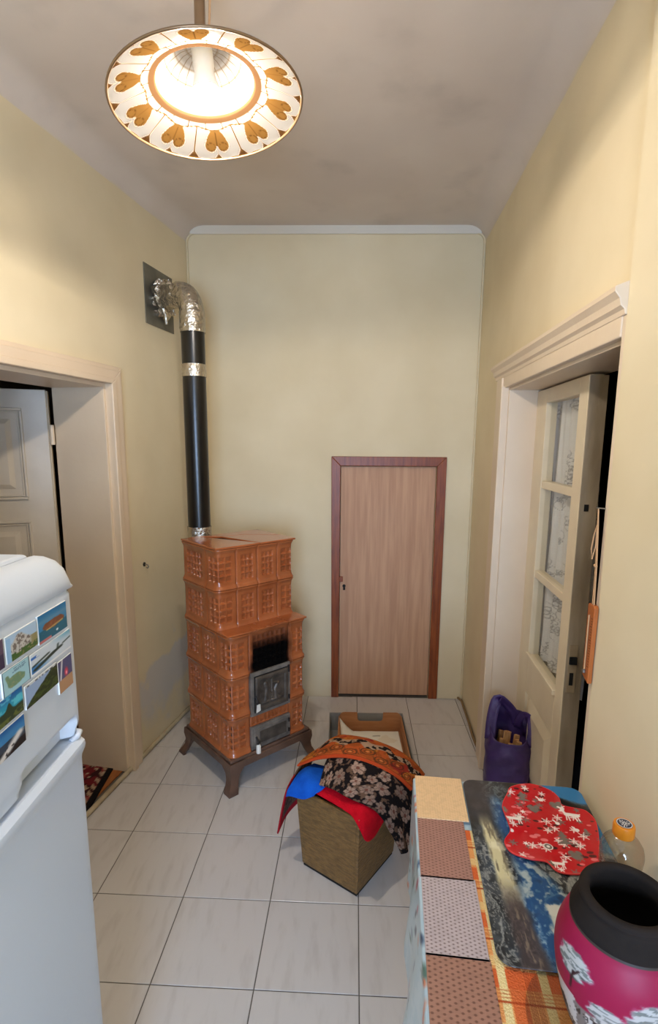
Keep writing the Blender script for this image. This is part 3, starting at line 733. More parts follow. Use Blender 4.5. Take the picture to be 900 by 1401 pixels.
    for (z, L) in ((.440, .044), (.225, .046)):
        lt = MB().tube([(xa + .022, yf - .016, z + .018), (xa + .022, yf - .026, z + .006), (xa + .030, yf - .030, z - .012), (xa + .024, yf - .024, z - .022)], .0055, 8).build('latch', M['iron_dark'], t, smooth=60)
        if z > .4: MB().prism([(xa + .018, z - .062), (xa + .042, z - .056), (xa + .040, z - .022), (xa + .022, z - .020)], yf - .030, yf - .027, axis='y').build('tag', M['porcelain'], t)
        else: MB().lathe([(.006, z - .068), (.012, z - .066), (.012, z - .03), (.008, z - .02)], 14, xa + .028, yf - .026).build('handle', M['porcelain'], t, smooth=50)
make_stove()

# ------------------------------------------------------------------ stove pipe
def make_pipe():
    px, py = -.716, 2.873
    t = thing('stove_pipe', 'black stove pipe with foil-wrapped elbow rising from the tiled stove into the left wall', 'pipe', (px, py, 0))
    def foil_tube(name, path, r, amp, n=40, rows=None, seed=1):
        p = np.array(path, float)
        if rows: p = catmull(p, rows)
        mb = MB().tube(p.tolist(), r, n); v = np.array(mb.v)
        c = np.repeat(p, n, 0); c = np.concatenate([c, c[:0]]); dirs = v - c; L = np.linalg.norm(dirs, axis=1, keepdims=True) + 1e-9
        k = np.tile(np.arange(n), len(p)); q = np.repeat(np.arange(len(p)), n)
        nz = fbm(k * .55 % 64, q * .55 + seed * 7, seed, 3) - .5
        nz = nz * np.minimum(1, np.minimum(k, n - k) / 3.0 + .0)
        v = v + dirs / L * (nz * amp)[:, None]; mb.v = [tuple(x) for x in v.tolist()]
        return mb.build(name, M['foil'], t, smooth=35)
    MB().tube([(0, 0, 1.232), (0, 0, 2.03)], .060, 40).build('pipe_section', M['pipe_black'], t, smooth=60)
    MB().tube([(0, 0, 2.05), (0, 0, 2.256)], .060, 40).build('pipe_section', M['pipe_black'], t, smooth=60)
    foil_tube('foil_band', [(0, 0, z) for z in np.linspace(2.026, 2.088, 8)], .0625, .004, seed=2)
    foil_tube('foil_collar', [(0, 0, z) for z in np.linspace(1.10, 1.24, 10)], .063, .012, seed=3)
    foil_tube('foil_joint', [(0, 0, z) for z in np.linspace(2.245, 2.345, 12)], .0645, .006, seed=4)
    MB().lathe([(.066, 2.262), (.0665, 2.266), (.066, 2.270)], 40).build('joint_ring', M['foil'], t, smooth=60)
    MB().tube([(0, 0, 1.06), (.665 * .088, -.747 * .088, 1.06)], .05, 24).build('outlet', M['iron_dark'], t, smooth=60)
    MB().tube([(0, 0, .99), (0, 0, 1.12)], .058, 30).build('tee', M['pipe_black'], t, smooth=60)
    # elbow to the plate on the left wall
    wy = 3.05; wx = xL(wy); tgt = Vector((wx - px, wy - py, 2.448)); h = Vector((tgt.x, tgt.y, 0)); L = h.length; u = h / L
    elb = [(0, 0, 2.335)]
    for a in np.linspace(.15, math.pi / 2, 9): elb.append(tuple(u * (.105 * (1 - math.cos(a))) + Vector((0, 0, 2.335 + .112 * math.sin(a)))))
    foil_tube('elbow', elb, .061, .012, rows=22, seed=5)
    nrm = Vector((1, -.203, 0)).normalized()
    e2 = [tuple(u * k + Vector((0, 0, 2.447))) for k in (.10, .14, .18)] + [tuple(tgt + nrm * .02), tuple(tgt + nrm * .003)]
    foil_tube('foil_sleeve', e2, [.060, .058, .060, .066, .068], .02, rows=None, seed=6)
    # crumpled foil round the wall end
    mb = MB(); rg = np.random.default_rng(5)
    for k in range(9):
        a = k * 2 * math.pi / 9 + .3; s = Vector((nrm.y, -nrm.x, 0))
        c = tgt + nrm * (.022 + .012 * rg.random()) + (s * math.cos(a) + Vector((0, 0, 1)) * math.sin(a)) * (.062 + .016 * rg.random())
        b = bmesh.new(); bmesh.ops.create_icosphere(b, subdivisions=2, radius=.024 + .012 * rg.random())
        off = [tuple(np.array(v.co) * (0.7 + .8 * rg.random()) + np.array(c)) for v in b.verts]
        mb.add(off, [[v.index for v in f.verts] for f in b.faces]); b.free()
    mb.tube([tuple(tgt + nrm * .03 + Vector((.01, -.06, -.06))), tuple(tgt + nrm * .035 + Vector((.015, -.05, -.10))), tuple(tgt + nrm * .03 + Vector((.02, -.04, -.135)))], [.014, .010, .007], 8)
    mb.build('crumpled_foil', M['foil'], t, smooth=20)
    # plate on the wall: local to the wall
    p = MB(); p.box(-.148, .148, .001, .006, -.148, .148)
    o = p.build('wall_plate', M['plate'], t, bevel=.001); o.location = tgt; o.rotation_euler = (0, 0, math.atan2(-1, -.203))
make_pipe()

# ------------------------------------------------------------------ refrigerator and its magnets
FX = -.5
def make_fridge():
    t = thing('refrigerator', 'white two-door refrigerator with picture magnets, at the left edge', 'fridge', (-.8, .71, 0))
    ox, oy = -.8, .71
    bx('body', M['fridge'], t, -.30, .235, -.275, .275, .03, 1.405, .012, seg=3)
    for sx in (-.26, .19):
        for sy in (-.24, .24): MB().lathe([(.018, 0), (.018, .04)], 12, sx, sy).build('foot', M['fridge_grey'], t)
    bx('gasket', M['fridge_grey'], t, .235, .248, -.27, .27, .10, 1.40)
    def door(name, z0, z1, fn, nz, ny=70):
        V = np.linspace(z0, z1, nz); U = np.linspace(-.285, .285, ny); Y, Z = np.meshgrid(U, V, indexing='ij')
        X = np.full_like(Y, FX - ox)
        e = np.minimum(Y + .285, .285 - Y); X = X - .010 * np.clip(1 - e / .012, 0, 1) ** 2
        X = X + fn(Y + oy, Z); P = np.stack([X, Y, Z], -1)
        Q = np.zeros((ny + 2, nz + 2, 3)); Q[1:-1, 1:-1] = P
        Q[0, 1:-1] = P[0]; Q[-1, 1:-1] = P[-1]; Q[:, 0] = Q[:, 1]; Q[:, -1] = Q[:, -2]
        for sl in (np.s_[0], np.s_[-1], np.s_[:, 0], np.s_[:, -1]): Q[sl][:, 0] = .248
        return MB().grid(Q).build(name, M['fridge'], t, smooth=35)
    ss = lambda d, w: np.clip(d / w + .5, 0, 1) ** 2 * (3 - 2 * np.clip(d / w + .5, 0, 1))
    def up(y, z):
        top = -.006 * np.clip((z - 1.404) / .006, 0, 1)
        sc = ss(y - .80, .03) * ss(.968 - y, .012) * ss(1.150 - z, .022)
        low = ss(1.128 - z, .03) * -.008
        return top - .028 * sc + low * (1 - sc)
    door('freezer_door', 1.112, 1.410, up, 80)
    def lowf(y, z):
        lip = .010 * ss(z - 1.075, .03) - .012 * np.clip((z - 1.094) / .012, 0, 1) ** 2
        return lip - .01 * np.clip((.11 - z) / .012, 0, 1) ** 2
    door('lower_door', .098, 1.106, lowf, 130)
    MB().tube([(FX - ox - .010, .255, 1.106), (FX - ox - .002, .268, 1.110), (FX - ox - .003, .280, 1.113), (FX - ox - .012, .285, 1.113)], [.005, .006, .006, .004], 10).build('door_handle', M['fridge'], t, smooth=60)
    # rounded cap on top of the door and the lid behind a groove
    pr = [(.24, 1.411), (.299, 1.411), (.302, 1.415), (.300, 1.432), (.292, 1.452), (.276, 1.468), (.256, 1.4755), (.238, 1.4765)]
    mb = MB(); ysn = [-.287, -.28, -.2, .2, .262, .276, .284, .288]; n = len(pr)
    for y, k in zip(ysn, (.9, 1, 1, 1, 1, .985, .94, .85)):
        mb.v += [(.24 + (x - .24) * (1 if z < 1.42 else k), y, 1.411 + (z - 1.411) * k) for x, z in pr]
    for i in range(len(ysn) - 1): mb.f += [(i * n + j, i * n + (j + 1) % n, (i + 1) * n + (j + 1) % n, (i + 1) * n + j) for j in range(n)]
    mb.f += [tuple(range(n)), tuple(range((len(ysn) - 1) * n, len(ysn) * n))]
    mb.build('top_cap', M['fridge'], t, smooth=50)
    bx('top_lid', M['fridge'], t, -.30, .226, -.283, .283, 1.406, 1.478, .010, seg=3)
    bx('groove', M['fridge_grey'], t, .224, .242, -.27, .27, 1.405, 1.470)
make_fridge()

def make_magnets():
    sk = (70, 130, 178)
    def sea_rock(U, V):
        im = C3((52, 128, 170), U); im = lay(im, ss01(V, .75, .95), (28, 112, 160)); im = lay(im, np.clip(.9 - np.abs(V - .72) * 8, 0, 1) * .4, (150, 150, 160))
        im = lay(im, (V < .42) * 1., (30, 104, 128)); im = lay(im, fbm(U * 8, V * 20, 1) * (V < .42) * .4, (20, 78, 96))
        r = soft(np.hypot((U - .52) / .38, (V - .46 - .06 * fbm(U * 9, V * 3, 2)) / .16) - 1, .15)
        im = lay(im, r, (160, 92, 60)); im = lay(im, r * fbm(U * 14, V * 14, 4) * .9, (96, 58, 40))
        im = lay(im, np.clip(1 - np.abs(V - .33 - .1 * U) * 25, 0, 1) * (U > .25) * (U < .85), (196, 178, 110))
        im = lay(im, disc(U, V, .62, .16, .04), (220, 232, 236)); im = lay(im, (V < .10) * (U < .4), (190, 110, 110)); return im
    def white_rock(U, V):
        im = C3((176, 200, 222), U); im = lay(im, (V < .35) * 1., (116, 118, 70)); im = lay(im, (V < .55) * (U > .6), (150, 140, 96))
        h = .55 + .35 * np.exp(-((U - .42) / .22) ** 2); r = soft(V - h - .06 * (fbm(U * 10, V * 2, 5) - .5), .05) * soft(np.abs(U - .42) - .36, .1) * (V > .2)
        im = lay(im, r, (196, 190, 182)); im = lay(im, r * (fbm(U * 18, V * 9, 6) > .52), (120, 108, 100))
        im = lay(im, (V < .28) * (fbm(U * 10, V * 10, 8) > .48), (66, 96, 44)); im = lay(im, (U < .14) * (V < .9), (150, 190, 224)); return im
    def coast(U, V):
        im = C3((206, 214, 222), U); im = lay(im, ss01(V, .6, 1) * ss01(U, .4, 1), (110, 170, 196))
        im = lay(im, (V < .4) * ss01(.6 - U, 0, .6), (60, 128, 190))
        for (a, b, c, d, r) in ((.05, .42, .4, .55, .04), (.1, .22, .55, .42, .07), (.45, .38, .72, .46, .06), (.64, .5, .66, .68, .02), (.8, .55, .98, .62, .03)): im = lay(im, seg(U, V, a, b, c, d, r, .05), (34, 52, 44))
        im = lay(im, seg(U, V, .04, .8, .16, .8, .06, .03) * (fbm(U * 20, V * 5, 2) > .4), (46, 110, 190)); im = lay(im, (V < .08) * 1., (236, 236, 236)); return im
    def map_(U, V):
        im = C3((164, 204, 212), U)
        g = np.clip(soft(np.hypot((U - .45) / .33, (V - .42) / .24) + .5 * (fbm(U * 5, V * 5, 3) - .5) - 1, .08), 0, 1)
        g = np.maximum(g, seg(U, V, .2, .55, .16, .72, .06, .03)); im = lay(im, g, (112, 142, 110)); im = lay(im, g * (fbm(U * 16, V * 16, 8) > .6), (140, 150, 112))
        for k, (a, b) in enumerate(((.4, .85), (.42, .86), (.36, .8))): im = lay(im, (np.abs(V - .90 + k * .07) < .012) * (U > a) * (U < b) * (vnoise(U * 40, V * 3 + k, 5) > .35), (40, 70, 110))
        e = np.minimum(np.minimum(U, 1 - U), np.minimum(V, 1 - V)); return lay(im, (e < .025) * 1., (40, 60, 90))
    def green_hill(U, V):
        im = C3((150, 172, 204), U); h = np.clip(.1 + 1.0 * U ** .9, 0, .92); r = soft(V - h - .1 * (fbm(U * 8, V * 3, 2) - .5), .03)
        im = lay(im, r, (34, 48, 26)); im = lay(im, r * (fbm(U * 14, V * 14, 3) > .55), (70, 84, 36)); im = lay(im, (V > .9) * 1., (206, 208, 206))
        return lay(im, (V > .92) * (V < .96) * (vnoise(U * 30, V, 3) > .5), (70, 70, 76))
    def shell_note(U, V):
        im = C3((62, 74, 116), U); im = lay(im, fbm(U * 6, V * 8, 3) * .8, (110, 90, 120)); im = lay(im, disc(U, V, .55, .55, .13, .1), (208, 60, 84)); im = lay(im, disc(U, V, .56, .52, .05, .05), (250, 170, 180))
        im = lay(im, (V < .40) * 1., (184, 140, 104)); return lay(im, soft(np.abs(U - .12 - .3 * (V - .4)) - .06, .03) * (V > .4), (200, 196, 200))
    def teal(U, V):
        im = C3((36, 150, 176), U); im = lay(im, ss01(V, .6, 1), (28, 96, 160)); im = lay(im, (fbm(U * 5, V * 7, 6) > .55) * (V > .5) * .6, (120, 210, 220))
        h = .38 + .3 * np.exp(-((U - .62) / .08) ** 2) + .12 * fbm(U * 7, V * 0, 3); im = lay(im, soft(V - h, .04), (46, 62, 42)); return lay(im, (V < .3) * (fbm(U * 9, V * 12, 4) > .5), (96, 104, 50))
    def volcano(U, V):
        im = C3((60, 128, 178), U); im = lay(im, ss01(V, .7, 1), (30, 90, 150)); im = lay(im, (V < .55) * 1., (52, 64, 78)); im = lay(im, (V < .3) * 1., (26, 24, 26))
        d = seg(U, V, .35, .05, .85, .5, .10, .1); im = lay(im, d * (fbm(U * 12, V * 9, 4) > .35), (220, 214, 208)); return im
    def dusk(U, V):
        im = C3((96, 76, 96), U); return lay(im, (V < .5) * 1., (60, 50, 76))
    def ss01(x, a, b): k = np.clip((x - a) / (b - a), 0, 1); return k * k * (3 - 2 * k)
    data = [('sea_magnet', .865, .963, 1.344, 1.395, sea_rock, 'picture magnet of a reddish rock in blue sea, topmost on the refrigerator', 0.00),
            ('cliff_magnet', .774, .861, 1.348, 1.392, white_rock, 'picture magnet of a pale crag above green bushes on the refrigerator', 0.004),
            ('coast_magnet', .835, .970, 1.300, 1.338, coast, 'long panoramic magnet of a coast under a pale sky, below the red rock one', 0.0),
            ('map_magnet', .757, .831, 1.300, 1.341, map_, 'pale blue island map magnet on the refrigerator', 0.0),
            ('hill_magnet', .812, .915, 1.253, 1.294, green_hill, 'picture magnet of a dark green hillside, under the coast panorama', 0.0),
            ('flower_magnet', .917, .968, 1.228, 1.290, shell_note, 'small magnet with a pink spot and a tan lower strip, nearest the refrigerator corner', 0.0),
            ('lagoon_magnet', .706, .805, 1.258, 1.301, teal, 'turquoise sky landscape magnet below the island map', 0.0),
            ('beach_magnet', .700, .803, 1.206, 1.253, volcano, 'picture magnet with a white surf streak, lowest on the refrigerator', 0.0),
            ('dusk_magnet', .690, .768, 1.347, 1.394, dusk, 'dark purple picture magnet cut by the left edge of the photo', 0.0)]
    for nm, y0, y1, z0, z1, fn, lab, tilt in data:
        t = thing(nm, lab, 'magnet', (FX + .0003, (y0 + y1) / 2, (z0 + z1) / 2), 0, 'picture magnets on the refrigerator door')
        hw, hh = (y1 - y0) / 2, (z1 - z0) / 2
        bx('backing', M['card_edge'], t, 0, .003, -hw, hw, -hh, hh, .0006)
        U, V = uvgrid(64, 40); P = np.stack([np.full_like(U, .0034), (U - .5) * 2 * (hw - .0006), (V - .5) * 2 * (hh - .0006)], -1)
        MB().grid(P, fn(U, V)).build('picture', M['print_gloss'], t)
make_magnets()

# ------------------------------------------------------------------ olive box with the cloths on it
BA0 = math.atan2(.803, .596)
BOX0 = Vector((.108, 1.749, 0))
def make_box():
    t = thing('wooden_box', 'square olive-gold fabric-covered box heaped with cloths, on the floor before the stove', 'box', BOX0, BA0)
    w, d, h, fl_ = .275, .266, .345, .018
    # local x = right-hand face, local y = left-hand face; slightly flared
    def ring(k, z): return [(-fl_ * k, -fl_ * k, z), (w + fl_ * k, -fl_ * k, z), (w + fl_ * k, d + fl_ * k, z), (-fl_ * k, d + fl_ * k, z)]
    names = ['side_panel'] * 4
    o = ring(0, .012) + ring(1, h)
    th = .014
    for i in range(4):
        j = (i + 1) % 4; a, b, c, e = o[i], o[j], o[j + 4], o[i + 4]
        n = [Vector((0, 1, 0)), Vector((-1, 0, 0)), Vector((0, -1, 0)), Vector((1, 0, 0))][i] * th
        tx = Vector(b) - Vector(a); 
        sh = tx.normalized() * (0 if i % 2 == 0 else th)
        q = [Vector(a) + sh, Vector(b) - sh, Vector(c) - sh, Vector(e) + sh]
        MB().add(q + [p + n for p in q], [(0, 1, 2, 3), (7, 6, 5, 4), (0, 4, 5, 1), (1, 5, 6, 2), (2, 6, 7, 3), (3, 7, 4, 0)]).build('side_panel', M['olive'], t, bevel=.003)
    bx('bottom', M['black'], t, .004, w - .004, .004, d - .004, 0, .0125)
    # embossed vertical bands on the two faces in view
    mb = MB()
    for k in range(9):
        y = .095 + k * .0095; mb.box(-.0175 - .0005, -.001, y, y + .005, .03, h - .02)
    mb.v = [(x - .0 + fl_ * (1 - (z / h)) if True else x, y, z) for x, y, z in mb.v]
    mb.build('embossed_band', M['olive'], t, bevel=.001)
    return t
make_box()

def flower_field(U, V, seed, n, r0, r1, bg, fg, sx, sy):
    """black cloth with pale flowers; U, V scaled by sx, sy metres"""
    rg = np.random.default_rng(seed); X, Y = U * sx, V * sy; im = C3(bg, U)
    im = lay(im, (fbm(X * 60, Y * 60, seed) > .60) * .8, (128, 96, 74))
    pts = []
    for k in range(n * 30):
        c = (rg.random() * sx, rg.random() * sy); r = r0 + (r1 - r0) * rg.random()
        if all(math.hypot(c[0] - q[0], c[1] - q[1]) > (r + q[2]) * .92 for q in pts): pts.append((c[0], c[1], r))
        if len(pts) >= n: break
    for cx, cy, r in pts:
        d = np.hypot(X - cx, Y - cy); a = np.arctan2(Y - cy, X - cx); k = rg.integers(5, 8); p0 = rg.random() * 6
        rr = r * (.66 + .30 * np.abs(np.cos(a * k / 2 + p0)) + .5 * (fbm(X * 90, Y * 90, int(k)) - .5)) * (1 + .12 * np.cos(2 * a + p0))
        m = np.clip((rr - d) / .002 + .5, 0, 1); c = np.array(fg) * (.74 + .3 * rg.random())
        im = lay(im, m, c); im = lay(im, m * np.clip((fbm(X * 150, Y * 150, 31) - .5) * 5, 0, 1) * .55, np.array(fg) * .55); im = lay(im, m * (np.abs(np.cos(a * k / 2 + p0)) < .16) * (d > r * .25), (70, 50, 44))
        im = lay(im, np.clip((r * .24 - d) / .002 + .5, 0, 1), (116, 70, 56)); im = lay(im, np.clip(1 - np.abs(d - r * .5) / .002, 0, 1) * m * .5, (120, 92, 84))
    return im

def make_cloths():
    T_ = Matrix.Translation(BOX0) @ Matrix.Rotation(BA0, 4, 'Z')
    def cloth(name, lab, cat, mat=None): return thing(name, lab, cat, BOX0, BA0)
    # blue cloth over the left corner
    t = cloth('blue_cloth', 'bright blue felt cloth folded over the left corner of the olive box', 'cloth')
    c = [[(-.052, .305, .318), (-.050, .275, .328), (-.040, .225, .340), (-.030, .185, .358)],
         [(-.036, .302, .352), (-.034, .272, .362), (-.026, .215, .368), (-.010, .170, .378)],
         [(.02, .300, .385), (.02, .265, .396), (.02, .20, .398), (.03, .15, .400)],
         [(.12, .300, .372), (.12, .25, .386), (.12, .2, .388), (.12, .13, .390)]]
    P = patch(c, 34, 30); U, V = uvgrid(34, 30); P[..., 2] += .004 * np.sin(U * 9 + V * 7)
    MB().grid(P).build('cloth', M['blue_cloth'], t, smooth=180, solid=.005, soff=0)
    # red cloth over the front corner
    t = cloth('red_cloth', 'bright red felt cloth hanging over the front corner of the olive box', 'cloth')
    c = [[(-.012, .215, .362), (-.012, .165, .360), (-.014, .11, .358), (-.018, .055, .356), (-.022, .012, .350), (-.024, -.026, .312), (-.010, -.042, .268), (.035, -.044, .252), (.085, -.042, .262), (.13, -.040, .275)],
         [(-.004, .21, .374), (-.004, .16, .372), (-.004, .11, .370), (-.006, .055, .366), (-.006, .010, .360), (-.004, -.022, .345), (.010, -.036, .330), (.05, -.038, .325), (.09, -.036, .33), (.13, -.034, .335)],
         [(.04, .19, .384), (.04, .15, .386), (.04, .11, .384), (.035, .06, .380), (.03, .03, .376), (.03, .006, .372), (.04, -.006, .368), (.07, -.008, .366), (.10, -.006, .368), (.13, -.004, .372)],
         [(.12, .18, .384), (.12, .15, .386), (.12, .11, .384), (.12, .07, .384), (.12, .05, .384), (.12, .03, .384), (.12, .02, .384), (.12, .015, .384), (.13, .012, .384), (.14, .012, .384)]]
    P = patch(c, 34, 60); MB().grid(P).build('cloth', M['red_cloth'], t, smooth=180, solid=.005, soff=0)
    # patterned rug: black floral field, orange border folded across, one corner hanging behind on the left
    t = cloth('folded_rug', 'black floral rug with orange border, folded over the olive box', 'rug')
    c = [[(-.006, .175, .398), (-.006, .12, .408), (.00, .045, .400), (.060, -.040, .345), (.150, -.056, .20), (.225, -.062, .07)],
         [(.09, .215, .432), (.09, .13, .448), (.095, .03, .432), (.150, -.048, .365), (.22, -.068, .22), (.275, -.074, .07)],
         [(.20, .24, .440), (.20, .13, .456), (.20, .03, .440), (.235, -.052, .372), (.285, -.078, .24), (.325, -.086, .09)],
         [(.32, .25, .35), (.32, .13, .37), (.32, .03, .365), (.335, -.055, .33), (.36, -.09, .25), (.38, -.10, .12)]]
    nu, nv = 120, 190; P = patch(c, nu, nv); U, V = uvgrid(nu, nv)
    P[..., 2] += .006 * (fbm(U * 6, V * 8, 5) - .5); P[..., 1] -= .012 * np.sin(U * 13) * np.clip((V - .6) / .4, 0, 1)
    im = flower_field(U, V, 4, 44, .022, .036, (26, 20, 20), (186, 152, 130), .34, .60)
    MB().grid(P, im).build('floral_field', M['print_cloth'], t, smooth=180, solid=.006, soff=0)
    # orange border band lying slantwise over the top, hanging down at its far right end
    c = [[(.052, .335, .385), (.085, .235, .440), (.125, .13, .462), (.165, .03, .446), (.215, -.045, .395), (.245, -.085, .345)],
         [(.10, .335, .395), (.14, .245, .452), (.175, .14, .474), (.215, .035, .456), (.265, -.045, .402), (.295, -.090, .345)],
         [(.19, .325, .402), (.215, .27, .450), (.250, .15, .470), (.29, .045, .450), (.325, -.04, .398), (.345, -.085, .345)],
         [(.270, .330, .392), (.285, .28, .432), (.320, .16, .440), (.345, .05, .425), (.370, -.03, .385), (.385, -.075, .335)]]
    nu, nv = 100, 260; P = patch(c, nu, nv); U, V = uvgrid(nu, nv); P[..., 2] += .005 * (fbm(U * 5, V * 9, 8) - .5)
    X, Y = V * .44, U * .20
    im = C3((186, 86, 36), U)
    im = lay(im, (fbm(X * 55, Y * 55, 3) > .52) * .75, (150, 74, 30)); im = lay(im, (fbm(X * 22, Y * 22, 13) > .62) * .8, (196, 120, 40)); im = lay(im, (fbm(X * 26, Y * 20, 23) > .64) * .8, (150, 40, 34))
    wave = Y - (.112 + .012 * np.sin(X * 80))
    im = lay(im, np.clip(1 - np.abs(wave) / .026, 0, 1) > .35, (30, 22, 20)); im = lay(im, (np.abs(wave) < .02) * (fbm(X * 70, Y * 70, 6) > .52), (172, 140, 112))
    for k in range(9):
        cx = .02 + k * .05; cy = .055 + .012 * (-1) ** k; d = np.hypot((X - cx), (Y - cy) * 1.15)
        im = lay(im, np.clip(1 - np.abs(d - .021) / .0034, 0, 1), (70, 46, 26)); im = lay(im, np.clip(1 - np.abs(d - .010) / .003, 0, 1), (96, 60, 30)); im = lay(im, np.clip(1 - np.abs(Y - cy - .02 * np.sin((X - cx) * 120)) / .003, 0, 1) * (np.abs(X - cx) < .03), (60, 40, 26))
        im = lay(im, disc(X, Y, cx, cy, .006, .003), (206, 120, 60))
    im = lay(im, (Y < .020) * 1., (196, 74, 34)); im = lay(im, np.clip(1 - np.abs(Y - .020) / .002, 0, 1), (90, 50, 26))
    im = lay(im, (Y > .185) * 1., (170, 92, 40))
    MB().grid(P, im).build('orange_border', M['print_cloth'], t, smooth=180, solid=.007, soff=0)
    c = [[(.00, .32, .36), (.10, .345, .37), (.20, .35, .37)], [(-.005, .345, .30), (.09, .365, .31), (.19, .37, .32)], [(-.012, .362, .22), (.07, .385, .22), (.17, .38, .24)], [(-.018, .384, .095), (.06, .40, .13), (.15, .39, .16)]]
    nu, nv = 70, 60; P = patch(c, nu, nv); U, V = uvgrid(nu, nv)
    im = flower_field(U, V, 9, 26, .014, .024, (84, 66, 58), (132, 104, 92), .26, .22); e = np.minimum(U * 0 + 1 - U, V)
    im = lay(im, (e < .12) * 1., (170, 30, 40))
    MB().grid(P, im).build('hanging_corner', M['print_cloth'], t, smooth=180, solid=.006, soff=0)
make_cloths()

# ------------------------------------------------------------------ cardboard tray with a sheet of paper
def make_carton():
    t = thing('cardboard_tray', 'low grey and brown cardboard tray with a notched back, behind the olive box', 'tray', (-.006, 2.44, 0), -.012)
    W_, D_, H_ = .435, .50, .115
    bx('tray_bottom', M['grey_card'], t, 0, W_, 0, D_, 0.0, .004)
    for nm, b in (('side_wall', (0, .005, 0, D_)), ('side_wall', (W_ - .005, W_, 0, D_)), ('front_wall', (.005, W_ - .005, 0, .005)), ('back_wall', (.005, W_ - .005, D_ - .005, D_))):
        bx(nm, M['grey_card'], t, b[0], b[1], b[2], b[3], .004, H_)
    # brown insert with notched back panel and sloping sides
    x0, x1, y1 = .060, W_ - .012, D_ - .016
    def rnd(cx, cz, r, a0, a1, n=5): return [(cx + r * math.cos(a), cz + r * math.sin(a)) for a in np.linspace(a0, a1, n)]
    hb = .128
    pr = [(x0, .006), (x1, .006)] + rnd(x1 - .03, hb - .03, .03, 0, math.pi / 2)
    pr += [(x1 - .105, hb)] + rnd(x1 - .125, hb - .038, .018, 0, -math.pi / 2) + rnd(x0 + .125, hb - .038, .018, -math.pi / 2, -math.pi) + [(x0 + .105, hb)]
    pr += rnd(x0 + .03, hb - .03, .03, math.pi / 2, math.pi)
    MB().prism(pr, y1 - .004, y1, axis='y').build('notched_panel', M['cardboard'], t)
    MB().add([(x1, y1 - .005, .006), (x1, .012, .006), (x1, .012, .106), (x1, y1 - .02, .116), (x1 - .004, y1 - .005, .006), (x1 - .004, .012, .006), (x1 - .004, .012, .106), (x1 - .004, y1 - .02, .116)],
             [(0, 1, 2, 3), (7, 6, 5, 4), (0, 4, 5, 1), (1, 5, 6, 2), (2, 6, 7, 3), (3, 7, 4, 0)]).build('side_flap', M['cardboard'], t)
    MB().add([(x0 + .004, y1 - .005, .006), (x0 + .02, .012, .006), (x0 - .02, .012, .095), (x0 - .004, y1 - .02, .112), (x0 + .008, y1 - .005, .006), (x0 + .024, .012, .006), (x0 - .016, .012, .095), (x0 + .0, y1 - .02, .112)],
             [(0, 1, 2, 3), (7, 6, 5, 4), (0, 4, 5, 1), (1, 5, 6, 2), (2, 6, 7, 3), (3, 7, 4, 0)]).build('side_flap', M['cardboard'], t)
    bx('insert_bottom', M['cardboard'], t, x0 + .02, x1 - .004, .012, y1 - .004, .0045, .008)
    # white paper, its back left corner curling up
    s = thing('paper_sheet', 'stained white sheet of paper lying in the cardboard tray', 'paper', (-.006, 2.44, 0), -.012)
    nu, nv = 60, 60; U, V = uvgrid(nu, nv)
    X = x0 + .012 + U * (x1 - x0 - .028); Y = .03 + V * (y1 - .055); Z = .016 + .010 * np.sin(V * 3) + .085 * np.clip(1 - np.hypot(U * 1.0, (1 - V) * 1.0) / .22, 0, 1) ** 1.3 + .006 * fbm(U * 3, V * 3, 2)
    X = X - .010 * np.clip(1 - np.hypot(U, 1 - V) / .3, 0, 1)
    im = C3((238, 232, 216), U); st_ = np.clip(1 - np.hypot((U - .42) / .22, (V - .72) / .06), 0, 1) * (fbm(U * 9, V * 9, 4) > .42); im = lay(im, st_ * .9, (196, 150, 84)); im = lay(im, seg(U, V, .55, .86, .66, .87, .008, .02), (110, 100, 80)); im = lay(im, seg(U, V, .56, .52, .60, .60, .008, .02), (90, 70, 60))
    im = lay(im, (fbm(U * 4, V * 4, 9) > .62) * .35, (216, 196, 160))
    MB().grid(np.stack([X, Y, Z], -1), im).build('sheet', M['print_matt'], s, smooth=180, solid=.001, soff=0)
make_carton()

